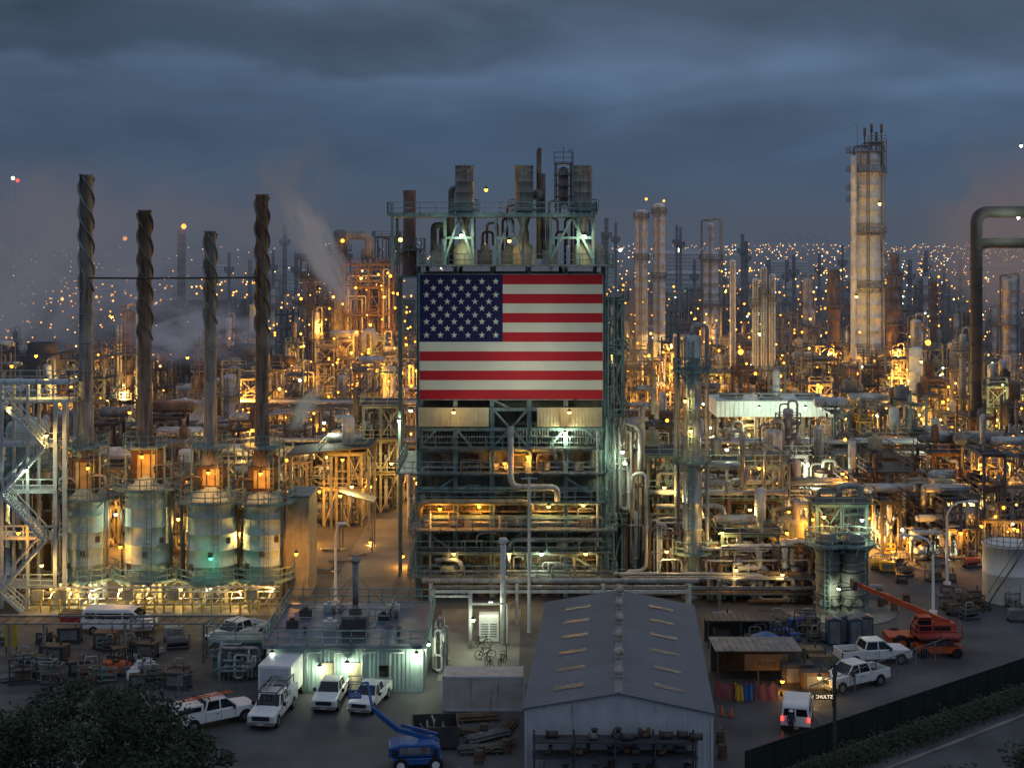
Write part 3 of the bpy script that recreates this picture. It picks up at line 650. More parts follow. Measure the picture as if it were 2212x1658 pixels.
q=T('yellow_lattice_mast','tall yellow lattice mast right of centre','mast',(X(1866,190),190,0)); b=MB(); h=V(910,190)
for sx in (-.7,.7):
    for sy in (-.7,.7): b.tube((sx,sy,0),(sx,sy,h),.09)
z=0;k=0
while z<h-1.5:
    for sy in(-.7,.7): b.tube((-.7 if k%2 else .7,sy,z),(.7 if k%2 else -.7,sy,z+1.5),.06); b.tube((-.7,sy,z),(.7,sy,z),.05)
    z+=1.5;k+=1
obj('lattice',b,YEL,q)
b=MB(); b.cb(0,0,h,2,2,.15); rail(b,[(-1,-1,h),(1,-1,h),(1,1,h),(-1,1,h)],1,.04,True); obj('platform',b,YEL,q)

# ============================================================ MID / FAR NAMED
PALEV=mat('pale_column_paint',(.66,.69,.72),.6,0,.2,.12)
column(1876,265,54,322,PALEV,(372,500,620,760),'tallest column of the skyline, right of centre, with crown of pipes',rr=.07,pm=STEEL,taper=(30,.93),po=1.3,n=28)
q=T('column_crown','open steel crown of platforms and vents atop the tallest column','platform',(X(1878,265),265,V(345,265)))
b=MB(); s_=265/F
for py in (308,328): z=(345-py)*s_; b.box(-2.3 if py!=308 else -.8,2.6,-2.4,2.4,z-.12,z); rail(b,[(-2.3 if py!=308 else -.8,-2.4,z),(2.6,-2.4,z)],1.1,.06)
for sx in (-2.3,-.8,2.6):
    for sy in(-2.4,2.4): b.tube((sx,sy,-1.0),(sx,sy,3.2 if sx!=-2.3 else 1.4),.09)
obj('steelwork',b,STEEL,q)
for dx,tp in ((-.9,276),(.4,268),(1.3,285),(2.3,268)):
    b=MB(); b.tube((dx,0,-1.5),(dx,0,(345-tp)*s_),.16,8); b.tube((dx,0,(345-tp)*s_-1.6),(dx,0,(345-tp)*s_),.26,8); obj('relief_vent',b,RUST,q)
b=MB(); b.tube((-2.3,0,1.4),(-2.3,0,6.6),.05,5); b.tube((-2.3,0,6.6),(-3.0,0,6.8),.05,5); obj('davit_arm',b,STEEL,q)
for py in (330,370,410,435):
    b=MB(); z=(345-py)*s_; b.box(-4.2,-2.6,-2,1,z-.1,z); rail(b,[(-4.2,1,z),(-4.2,-2,z),(-2.6,-2,z)],1,.06); obj('side_platform',b,STEEL,q)
column(1844,262,13,335,PALEV,(),'slim riser pipe clinging to the left of the tallest column',lad=False,pipe=False,name='riser_pipe',cat='pipe')
column(1386,300,27,452,PALEV,(470,560),'left column of the pale twin pair beyond the flag structure',rr=.07,pm=STEEL,po=.4,pipe=False)
column(1424,300,26,438,PALEV,(460,600),'right column of the pale twin pair beyond the flag structure',rr=.07,pm=STEEL,po=.4,pipe=False)
column(1536,330,34,480,PALEV,(560,660),'stepped column with narrow dark head beyond the shining column',rr=.09,pm=STEEL,taper=(29,.45))
column(1583,260,13,560,PALEV,(),'slim pale riser column behind the long fan house',pm=STEEL,pipe=False)
for i,(p_,t_) in enumerate(((1632,600),(1650,575),(1668,590))): column(p_,240,14,t_,PALEV,(t_+60,),'%s slim column of the trio over the long fan house'%('left','middle, tallest','right')[i],rr=.06,pm=STEEL,po=.4,pipe=False)
column(1801,300,28,580,STKR,(660,),'dark rusty furnace stack just left of the tallest column',pm=STEEL,lad=False,pipe=False,name='furnace_stack',cat='chimney')
column(1932,300,34,545,STKR,(590,700),'dark rusty furnace stack just right of the tallest column',pm=STEEL,lad=False,pipe=False,name='furnace_stack',cat='chimney',taper=(24,.6))
column(1978,205,28,748,PALEV,(),'plain white column on the right below the skyline',pm=STEEL,lad=False,pipe=False)
column(1745,330,22,600,GREYV,(700,),'grey column left of the dark rusty stack',pm=STEEL)
column(2080,205,14,720,GREYV,(760,860,960),'thin grey column left of the giant bent pipe',pm=STEEL,rr=.06)
column(842,235,30,790,GREYV,(805,),'grey vessel with teal platform left of the flag',pm=TEAL,rr=.06)
column(392,420,18,495,BSTK,(),'distant brown stack rising from the steam on the left',pm=STEEL,lad=False,pipe=False,cat='chimney',name='brown_stack')
column(2180,280,30,600,GREYV,(700,),'column at the right edge behind the giant bent pipe',pm=STEEL)
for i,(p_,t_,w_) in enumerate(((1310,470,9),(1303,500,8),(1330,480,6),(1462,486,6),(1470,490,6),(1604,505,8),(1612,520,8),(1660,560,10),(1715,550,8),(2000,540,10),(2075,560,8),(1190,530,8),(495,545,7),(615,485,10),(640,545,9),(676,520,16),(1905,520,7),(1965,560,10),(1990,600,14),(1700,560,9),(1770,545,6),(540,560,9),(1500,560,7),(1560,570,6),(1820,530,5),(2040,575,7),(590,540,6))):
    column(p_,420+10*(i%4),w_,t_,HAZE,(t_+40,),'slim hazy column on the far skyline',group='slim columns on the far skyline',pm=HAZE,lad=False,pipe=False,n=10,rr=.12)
Zu=190
q=T('giant_bent_pipe','giant dark inverted-U duct towering at the right edge','duct',(X(2109,Zu),Zu,0)); s_=Zu/F
for pts,r in (([(0,0),(0,458),(130,458)],.8),([(0,0),(0,525),(130,525)],.7)):
    b=MB(); b.path(rnd([(0,0,.2),(0,0,V(pts[1][1],Zu)),(130*s_+6,0,V(pts[1][1],Zu))],1.7,7),r,18); obj('duct',b,STKD,q)
for k in range(12): b=MB(); z=3+k*2.6; b.lathe([(.8,z),(.9,z+.02),(.9,z+.12),(.8,z+.14)],18); obj('stiffener_ring',b,STKD,q)

rg=random.Random(21)
frame(X(650,300),X(745,300),300,310,[V(790,300),V(730,300),V(660,300),V(600,300),V(560,300)],4,'dark tall process tower with reactors left of the flag',m=DARK,eq=10,pipes=34,rng=rg,rr=.07)
frame(X(745,295),X(850,295),295,305,[V(800,295),V(740,295),V(680,295),V(620,295),V(570,295)],4,'dark rust frame tower with strings of lamps left of the flag',m=RUST,eq=10,pipes=34,rng=rg,rr=.07)
frame(X(800,296),X(850,296),306,312,[V(640,296),V(570,296),V(510,296)],2,'taller slim frame crowning the lamp-strung units left of the flag',m=STEEL,eq=3,pipes=10,rng=rg,rr=.07)
column(735,298,30,495,PIPED,(540,),'dark fat reactor head with ducts left of the flag',pm=DARK,pipe=False,name='reactor',cat='vessel')
q=T('bent_duct','grey bent duct arching from the dark reactor','duct',(X(775,298),298,0)); b=MB(); b.path(rnd([(-3,0,V(530,298)),(-3,0,V(508,298)),(2.2,0,V(508,298)),(2.2,0,V(560,298))],1.6,6),.9,14); obj('duct',b,STK,q)
q=T('bent_duct','pale hooked duct above the pipe racks left of the flag','duct',(X(797,240),240,0)); b=MB(); b.path(rnd([(-.9,0,V(760,240)),(-.9,0,V(715,240)),(1,0,V(715,240)),(1,0,V(745,240))],.9,6),.5,14); obj('duct',b,PIPEW,q)
def fanhouse(px0,px1,Z,pyt,pyb,label,m=WALLW):
    x0,x1=X(px0,Z),X(px1,Z); t=T('fan_house',label,'cooler',((x0+x1)/2,Z,0)); h=(x1-x0)/2; zt,zb=V(pyt,Z),V(pyb,Z)
    b=MB(); b.box(-h,h,0,8,zb,zt); n=int(h*2/.6)
    for i in range(n): xx=-h+i*2*h/n; b.box(xx,xx+.12,-.08,0,zb,zt)
    obj('plenum',b,m,t); h_=MB(); rail(h_,[(-h,0,zt),(h,0,zt)],1,.05,sp=2.5); obj('handrail',h_,STEEL,t)
    k=max(2,int(h*2/5))
    for i in range(k+1):
        for yy in(.3,7.7): p=MB(); xx=-h+.2+(2*h-.4)*i/k; p.box(xx-.15,xx+.15,yy-.15,yy+.15,0,zb); obj('post',p,STEEL,t)
    for i in range(k):
        p=MB(); xx=-h+2*h*(i+.5)/k; p.lathe([(1.6,zt),(1.7,zt+.5),(1.75,zt+.55),(1.6,zt+.5),(1.5,zt+.1),(.01,zt+.1)],20,xx,4); obj('fan_ring',p,STEEL,t)
fanhouse(1548,1800,186,866,900,'long pale fan cooler house right of the shining column',mat('fan_white',(.70,.82,.86),.5,0,.1,.04))
fanhouse(1900,2080,230,880,900,'dim fan cooler house right of the tallest column',STEEL)
def cooling(px0,px1,Z,pyt,label):
    x0,x1=X(px0,Z),X(px1,Z); h=(x1-x0)/2; t=T('cooling_tower',label,'cooling tower',((x0+x1)/2,Z,0)); zt=V(pyt,Z)
    b=MB(); b.prism([(-h,0),(h,0),(h*.98,zt),(-h*.98,zt)],0,12,'y')
    for i in range(int(zt/.8)): b.box(-h,h,-.15,.0,i*.8,i*.8+.2)
    obj('louvred_wall',b,DARK,t); h_=MB(); rail(h_,[(-h,0,zt),(h,0,zt)],1.1,.05,sp=2); obj('handrail',h_,DARK,t)
    k=max(2,int(h*2/8))
    for i in range(k): p=MB(); p.lathe([(3,zt),(2.6,zt+1.2),(2.8,zt+2.2),(2.5,zt+2.2),(2.4,zt+1)],24,-h+2*h*(i+.5)/k,6); obj('fan_stack',p,DARK,t)
cooling(-60,110,260,770,'dark cooling tower at the left edge with orange lamps')
cooling(350,560,250,775,'dark cooling tower behind the slender stacks under drifting steam')
cooling(270,560,420,665,'farther dark cooling tower row behind the steam on the left')
tank(395,190,88,868,'pale round tank between the second and third twisted stacks',m=GREYV)
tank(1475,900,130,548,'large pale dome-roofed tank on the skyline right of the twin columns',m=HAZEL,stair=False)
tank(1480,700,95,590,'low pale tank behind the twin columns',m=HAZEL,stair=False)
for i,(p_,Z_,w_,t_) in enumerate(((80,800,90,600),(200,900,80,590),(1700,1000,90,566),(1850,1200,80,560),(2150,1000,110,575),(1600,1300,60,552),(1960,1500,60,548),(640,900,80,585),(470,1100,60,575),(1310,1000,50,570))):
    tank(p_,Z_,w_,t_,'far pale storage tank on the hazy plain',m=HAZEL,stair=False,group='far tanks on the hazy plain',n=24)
q=T('dark_roof_shed','dark flat-roofed shed above the lit steelwork left of the road','shed',(X(715,158),158,0)); b=MB(); w=4.6; zt=V(985,158)
b.prism([(-w-.5,zt),(w,zt+.9),(w,zt+1.1),(-w-.5,zt+.2)],0,7,'y'); obj('roof',b,DARK,q)
for sx in (-w,0,w-.3):
    for yy in (.3,6.7): p=MB(); p.box(sx-.15,sx+.15,yy-.15,yy+.15,0,zt); obj('post',p,STEEL,q)
frame(X(700,160),X(780,160),160,166,[4.5,8.5],3,'yellow-lit steel frame under the dark shed left of the road',m=CREAM,eq=6,pipes=18,rng=rg)
frame(X(785,168),X(860,168),168,176,[5,9,13],2,'yellow-lit frame beside the far end of the road',m=CREAM,eq=5,pipes=18,rng=rg)
q=T('canopy','small pitched canopy glowing yellow beside the road','canopy',(X(772,148),148,0)); b=MB(); z=V(1068,148); b.prism([(-1.9,z+.5),(1.9,z-.6),(1.9,z-.5),(-1.9,z+.6)],-1.5,1.5,'y'); obj('roof',b,CREAM,q)
for sx in (-1.7,1.7):
    for sy in (-1.3,1.3): p=MB(); p.tube((sx,sy,0),(sx,sy,z+(-.6 if sx>0 else .35)),.07); obj('post',p,STEEL,q)
rack(500,900,175,7.5,6,'wide pipe rack left of the flag structure, nearer row',rng=rg,lev=1)
rack(520,900,205,9,6,'wide pipe rack left of the flag structure, farther row',rng=rg,lev=1)
rack(1400,2200,170,8,6,'long pipe rack right of the flag structure, nearer row',rng=rg,lev=1)
rack(1700,2260,150,6.5,5,'pipe rack above the right yard',rng=rg,lev=1)
q=T('diagonal_pipe_rack','pipe rack running away at a slant left of the flag','pipe rack',(X(600,200),200,0),rz=.9)
for i in range(8): p=MB(); p.tube((-22,i*.6,8),(22,i*.6,8),.15,7); obj('pipe',p,R.choice([PIPE,PIPEW,PIPED]),q)
for i in range(8): p=MB(); xx=-21+i*6; p.box(xx-.1,xx+.1,-.2,4.6,7.5,7.8); p.box(xx-.1,xx+.1,-.2,0,0,7.5); p.box(xx-.1,xx+.1,4.4,4.6,0,7.5); obj('support_bent',p,STEEL,q)

# ============================================================ FILL ROWS
rg=random.Random(77)
lampn=0
def blocked(px,Z):
    if Z<146 and px<900: return True
    if Z<170 and 690<px<905: return True
    if Z<146 and px>1880: return True
    if Z<150 and 890<px<1330: return True
    if 1340<px<1400 and Z<150: return True
    return False
for Z,st,hh in ((147,46,8),(158,60,9),(172,60,10),(184,50,10),(197,60,11),(212,56,12),(228,50,13),(245,56,13),(265,46,14),(290,50,14),(320,46,15),(350,46,14),(385,42,16),(440,40,16),(490,38,14),(540,36,15),(620,34,14),(760,32,13)):
    px=-40+rg.uniform(0,40)
    while px<2260:
        w=st*rg.uniform(.6,1.3)
        if not blocked(px+w/2,Z) and not (930<px+w/2<1290 and Z>135) :
            q=rg.random(); x0=X(px,Z); x1=X(px+w*.85,Z); h=hh*rg.uniform(.45,1.15); zz=Z+rg.uniform(-4,6); far=Z>300
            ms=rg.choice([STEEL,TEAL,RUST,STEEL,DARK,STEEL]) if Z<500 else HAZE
            if px<560 and Z>300: h*=.6
            if q<.5:
                nl=max(1,int(h/3.0)); lv=[h*(i+1)/nl for i in range(nl)]
                nm='steel_process_frame' if Z<270 else 'distant_process_unit'
                g='process frames, near rows' if Z<200 else 'process frames, middle rows' if Z<270 else 'process units, far rows' if Z<430 else 'process units, farthest rows'
                lb='pipe-filled steel process frame with decks in the '+('nearer' if Z<200 else 'middle')+' rows of the refinery' if Z<270 else 'hazy decked process unit in the '+('far' if Z<430 else 'farthest')+' rows of the refinery'
                frame(x0,x1,zz,zz+rg.uniform(4,8),lv,max(1,int((x1-x0)/2.4)) if not far else 3,lb,g,m=ms,eq=4 if not far else 2,pipes=13 if Z<250 else 8 if not far else 3,one=Z>180,rr=.04 if Z<200 else .06,rng=rg,name=nm,cat='steel frame' if Z<270 else 'process unit')
            elif q<.66:
                column(px+w/2,zz,rg.uniform(1.0,2.0)*F/zz,0,rg.choice([GREYV,ALU,PIPEW,RUST]) if Z<500 else HAZE,(-h*.5,-h*1.0),'mid-height process column with ring platforms among the pipework',group='mid-height columns among the pipework',h=h*rg.uniform(1.1,1.5),pm=STEEL,lad=Z<250,rr=.05 if Z<250 else .08,n=14)
            elif q<.88 :
                bundle(px,px+w,zz,5,0,14 if not far else 6,'tangled pipe runs filling a gap between process frames',group='pipe tangles between frames',zt=h*.8,rng=rg,rs=(.07,.1,.16,.26))
            elif q<.95:
                rack(px,px+w*1.6,zz,h*.6,4,'short pipe rack between process frames',group='short pipe racks between frames',rng=rg,lev=1)
            else:
                tank(0,zz,0,0,'small grey tank among the pipework',m=rg.choice([GREYV,PIPE]),group='small tanks among the pipework',x=(x0+x1)/2,r=min(3,(x1-x0)*.4),h=h*.4,n=24)
            for k in range(rg.choice([1,2,2,3,4]) if Z<600 else 2):
                lx=rg.uniform(x0,x1); lz=h*rg.uniform(.35,1.1); c=rg.choice('ooooooyyw') 
                if px<600: c=rg.choice('oooy'); 
                if px<600 and rg.random()<.4: continue
                r=(.06+zz*.0008)*rg.uniform(.5,1.1)
                if Z<450 and rg.random()<.24 and lampn<150 : farlamp(lx,zz-1.3,lz,c,r,p=rg.choice([550,900,1500])*(1 if Z<200 else 2.2 if Z<300 else 5)); lampn+=1
                else: farlamp(lx,zz-1.3,lz,c,r)
        px+=w*1.02
print('mid lamps',lampn)
b=MB(); rg=random.Random(3)
for i in range(1100):
    px=rg.choice([rg.uniform(1320,2212),rg.uniform(1320,2212),rg.uniform(1500,2212),rg.uniform(0,2212)]); Z=rg.choice([rg.uniform(700,1500),rg.uniform(900,2500),rg.uniform(2500,6000)])
    octa(b,X(px,Z),Z,rg.uniform(3,22)*(Z/2500)**.5,rg.uniform(.3,.9)*Z/1600,rg.choice([0,0,0,1,1,2]))
tag(obj('city_lights',b,[emi('city_orange',(1,.36,.04),16),emi('city_yellow',(1,.58,.16),16),emi('city_white',(.9,1,.8),14)]),'scattered orange and white lights of the far city along the horizon','lights',None,'stuff')
cr=None
for i,px in enumerate((1660,1690,1722,1745,1780)):
    Z=3200
    if cr is None:
        cr=T('harbour_crane','faint harbour gantry crane silhouetted on the horizon','crane',(X(px,Z),Z,0),'harbour cranes on the horizon'); b=MB()
        for sx in (-12,12): b.tube((sx,0,0),(sx*.6,0,45),1.0)
        b.tube((-30,0,38),(30,0,38),1.2); b.tube((0,0,38),(0,0,58),1); b.tube((0,0,58),(30,0,38),.5); obj('gantry',b,HAZE,cr)
        b=MB(); b.tube((-12,0,38),(-38,0,66),1.0); obj('boom',b,HAZE,cr)
    else: dup(cr,(X(px,Z),Z,0),rg.uniform(-.4,.4))

# ============================================================ TEAL BUILDING, WAREHOUSE, CONTAINER
x0,x1=-17.8,-6.5; y0,y1=100.8,112.4; hb=3.25
t=T('control_building','teal corrugated flat-roofed building with rails and plant on its roof','building',((x0+x1)/2,y0,0)); w=(x1-x0)/2; dp=y1-y0
b=MB(); b.box(-w,w,0,dp,0,hb)
for i in range(38): xx=-w+i*2*w/38; b.box(xx,xx+.13,-.05,0,.1,hb-.2)
for i in range(38): yy=i*dp/38; b.box(w,w+.05,yy,yy+.13,.1,hb-.2); b.box(-w-.05,-w,yy,yy+.13,.1,hb-.2)
obj('wall',b,TEALW,t); b=MB(); b.box(-w-.3,w+.3,-.3,dp+.3,hb+.002,hb+.22); rf=obj('roof',b,WETROOF,t)
h=MB(); rail(h,[(-w-.25,-.25,hb+.22),(w+.25,-.25,hb+.22),(w+.25,dp+.2,hb+.22),(-w-.25,dp+.2,hb+.22)],1.1,.045,True,1.1); obj('handrail',h,TEAL,rf)
h=MB(); rail(h,[(-w*.3,dp*.5,hb+.22),(w*.5,dp*.5,hb+.22),(w*.5,dp*.85,hb+.22)],1.1,.04,False,1.1); obj('handrail',h,TEAL,rf)
for xx in (-1.3,.8): b=MB(); b.box(xx-.5,xx+.5,-.12,-.06,0.1,2.2); o=obj('door',b,CREAM,t); b=MB(); b.cb(xx+.35,-.15,1.1,.1,.05,.05); obj('handle',b,STEEL,o)
b=MB(); b.box(2.5,3.4,-.12,-.06,1.2,2.0); obj('window',b,GLASS,t)
for k in range(5): b=MB(); xx=-4.7+k*2.0; b.path(rnd([(xx,-.15,.2),(xx,-.15,hb-.3),(xx+1,-.15,hb-.3)],.2),.06,6); obj('conduit',b,PIPEW,t)
for k in range(4): b=MB(); yy=1.6+k*2.7; b.path(rnd([(-w+.5,yy,hb+.32),(w*(.1+.2*k),yy,hb+.32),(w*(.1+.2*k),yy+1.2,hb+.32)],.2),.05,6); obj('roof_conduit',b,PIPE,rf)
rr_=random.Random(6)
for k in range(9):
    b=MB(); xx=rr_.uniform(-w+.8,w-.8); yy=rr_.uniform(3.5,dp-1); s=rr_.uniform(.25,.55); b.box(xx-s,xx+s,yy-s*.7,yy+s*.7,hb+.22,hb+.22+s*1.3); b.box(xx-s*.4,xx+s*.4,yy-s*.4,yy+s*.4,hb+.22+s*1.3,hb+.32+s*1.5); obj('roof_box',b,rr_.choice([STEEL,PIPEW,DARK]),rf)
q=T('rooftop_hvac_unit','boxy louvred air handler on the teal building roof','air conditioner',(-11.6,y0+2.2,hb+.22)); b=MB(); b.box(-.95,.95,-.9,.9,.25,1.7); obj('casing',b,STEEL,q)
b=MB(); 
for i in range(7): b.box(-.85,.85,-.96,-.9,.4+i*.17,.48+i*.17)
obj('louvre',b,DARK,q); b=MB(); b.lathe([(.5,1.7),(.5,1.95),(.42,1.95),(.4,1.75),(.01,1.75)],16); obj('fan_guard',b,DARK,q)
b=MB()
for sx in (-.8,.8): b.box(sx-.08,sx+.08,-.9,.9,0,.25)
obj('skid',b,DARK,q)
q=T('guyed_flue','slender grey guyed flue standing on the teal building roof','flue',(X(768,109),109,hb+.22)); b=MB(); ht=V(1205,109)-hb; b.tube((0,0,0),(0,0,ht-.4),.24,12); b.tube((0,0,0),(0,0,.8),.4,12,.26); obj('pipe',b,STEEL,q); b=MB(); b.lathe([(.45,ht-.35),(.1,ht-.02),(.01,ht)],14); b.lathe([(.32,ht-.6),(.45,ht-.35)],14); obj('rain_cap',b,STEEL,q)
for a in (.6,2.6,4.2): b=MB(); b.tube((0,0,ht*.7),(3.2*math.cos(a),1.8*math.sin(a),.05),.015); obj('guy_wire',b,DARK,q)
for i,(xx,yy) in enumerate(((-15.5,104),(-9,108),(-14,109),(-8.5,103.5))):
    q=T('roof_vent','small mushroom vent on the flat teal building roof','vent',(xx,yy,hb+.22),'mushroom vents on the teal building'); b=MB(); b.tube((0,0,0),(0,0,.5),.14,10); obj('pipe',b,STEEL,q); b=MB(); b.lathe([(.3,.5),(.2,.68),(.01,.72)],12); obj('cap',b,STEEL,q)
wx,wy=.86,82.8; W_=10.95; L_=24.; he=4.95; hr=5.95
t=T('metal_warehouse','long white metal warehouse with ribbed gable roof in the lower centre right','warehouse',(wx,wy,0),rz=-.080)
b=MB(); b.prism([(0,0),(W_,0),(W_,he),(W_/2,hr-.05),(0,he)],0,L_,'y')
for i in range(37): xx=i*W_/37+.08; hh=he+(hr-he)*(1-abs(xx-W_/2)/(W_/2)); b.box(xx,xx+.09,-.04,0,0,hh-.12)
for i in range(70): yy=i*L_/70+.1; b.box(-.04,0,yy,yy+.09,0,he-.1)
obj('wall',b,WALLW,t)
VENT=mat('vent_metal',(.45,.40,.36),.5,.2,.3,.3); SKYL=mat('skylight_sheet',(.10,.11,.125),.4,0,.3,0)
for side in (0,1):
    b=MB(); e=.2; xa,za=(-e,he-.05) if side==0 else (W_+e,he-.05); xb,zb=W_/2,hr
    b.add([(xa,-e,za),(xb,-e,zb),(xb,L_+e,zb),(xa,L_+e,za),(xa,-e,za+.06),(xb,-e,zb+.06),(xb,L_+e,zb+.06),(xa,L_+e,za+.06)],[(0,1,2,3),(4,5,6,7),(0,1,5,4),(1,2,6,5),(2,3,7,6),(3,0,4,7)])
    # corrugation ribs running down the slope
    n=96
    for i in range(n+1):
        yy=-e+(L_+2*e)*i/n; b.tube((xa,yy,za+.062),(xb,yy,zb+.062),.028)
    rf=obj('roof_slope',b,ROOFM,t)
    for k in range(6):
        yy=2+k*3.7+side*.3; u0,u1=.30,.62; q=MB()
        P=lambda u,y_,dz:(xa+(xb-xa)*u,y_,za+(zb-za)*u+dz)
        q.add([P(u0,yy,.11),P(u1,yy,.11),P(u1,yy+.75,.11),P(u0,yy+.75,.11)],[(0,1,2,3)]); obj('skylight',q,SKYL,rf)
b=MB(); b.prism([(W_/2-.25,hr+.05),(W_/2,hr+.14),(W_/2+.25,hr+.05)],-.22,L_+.22,'y'); obj('ridge_cap',b,ROOFM,t)
for xx in (-.1,W_-.05): b=MB(); b.box(xx,xx+.15,-.12,-.05,.0,he-.2); obj('downpipe',b,WALLW,t)
for k in range(6):
    q=MB(); yy=2.5+k*4; q.tube((W_/2,yy,hr+.05),(W_/2,yy,hr+.35),.2,12); q.sph((W_/2,yy,hr+.55),.33,14,sz=.8); 
    for i in range(12): a=i*PI/6; q.tube((W_/2+.33*math.cos(a),yy+.33*math.sin(a),hr+.45),(W_/2+.2*math.cos(a+.3),yy+.2*math.sin(a+.3),hr+.78),.02)
    obj('turbine_vent',q,VENT,t)
t=T('storage_shelving','dark steel shelving loaded with pipe fittings against the warehouse front','shelving',(1.3,80.9,0))
for i in range(5):
    for yy in (0,1.1): p=MB(); p.box(i*2.35-.05,i*2.35+.05,yy-.05,yy+.05,0,3.9); obj('upright',p,DARK,t)
for z in (.4,1.5,2.6,3.5):
    p=MB(); p.box(-.1,9.5,-.1,1.2,z,z+.07); obj('shelf',p,DARK,t)
rg=random.Random(9)
for k in range(50):
    z=rg.choice([.47,1.57,2.67,2.67,3.57]); xx=rg.uniform(.3,9.1); p=MB(); q=rg.random()
    lb='pipe fitting lying on the dark shelving before the warehouse'
    if q<.5: p.tube((0,0,.2),(rg.uniform(.4,.9),0,.2),.2,10); p.tube((.0,0,.2),(.06,0,.2),.28,10)
    elif q<.8: p.lathe([(.3,0),(.3,.2),(.15,.22),(.15,.5),(.22,.5),(.22,.55),(.01,.55)],12)
    else: p.path(rnd([(0,0,.15),(.4,0,.15),(.4,0,.6)],.3),.12,8)
    tag(obj('pipe_fitting',p,rg.choice([DARK,DARK,RUST,STEEL]),loc=(1.3+xx,80.9+rg.uniform(.2,.8),z)),lb,'pipe fitting','fittings on the warehouse shelving')
t=T('shipping_container','beige ribbed shipping container between the teal building and warehouse','container',(-2.0,96.8,0)); b=MB(); w=2.8; b.box(-w,w,0,2.4,.1,2.4)
for i in range(28): xx=-w+.1+i*.2; b.box(xx,xx+.09,-.04,0,.25,2.25)
for i in range(14): xx=-w+.1+i*.4; b.box(xx,xx+.16,.05,2.35,2.4,2.43)
obj('body',b,mat('beige_container',(.50,.46,.44),.6,0,.2,.15),t)
b=MB()
for sx in (-w,w): b.box(sx-.06,sx+.06,-.06,.06,0,2.45); b.box(sx-.06,sx+.06,2.34,2.46,0,2.45)
b.box(-w,w,-.06,.06,2.3,2.45); b.box(-w,w,-.06,.06,.02,.2); obj('corner_frame',b,WALLW,t)

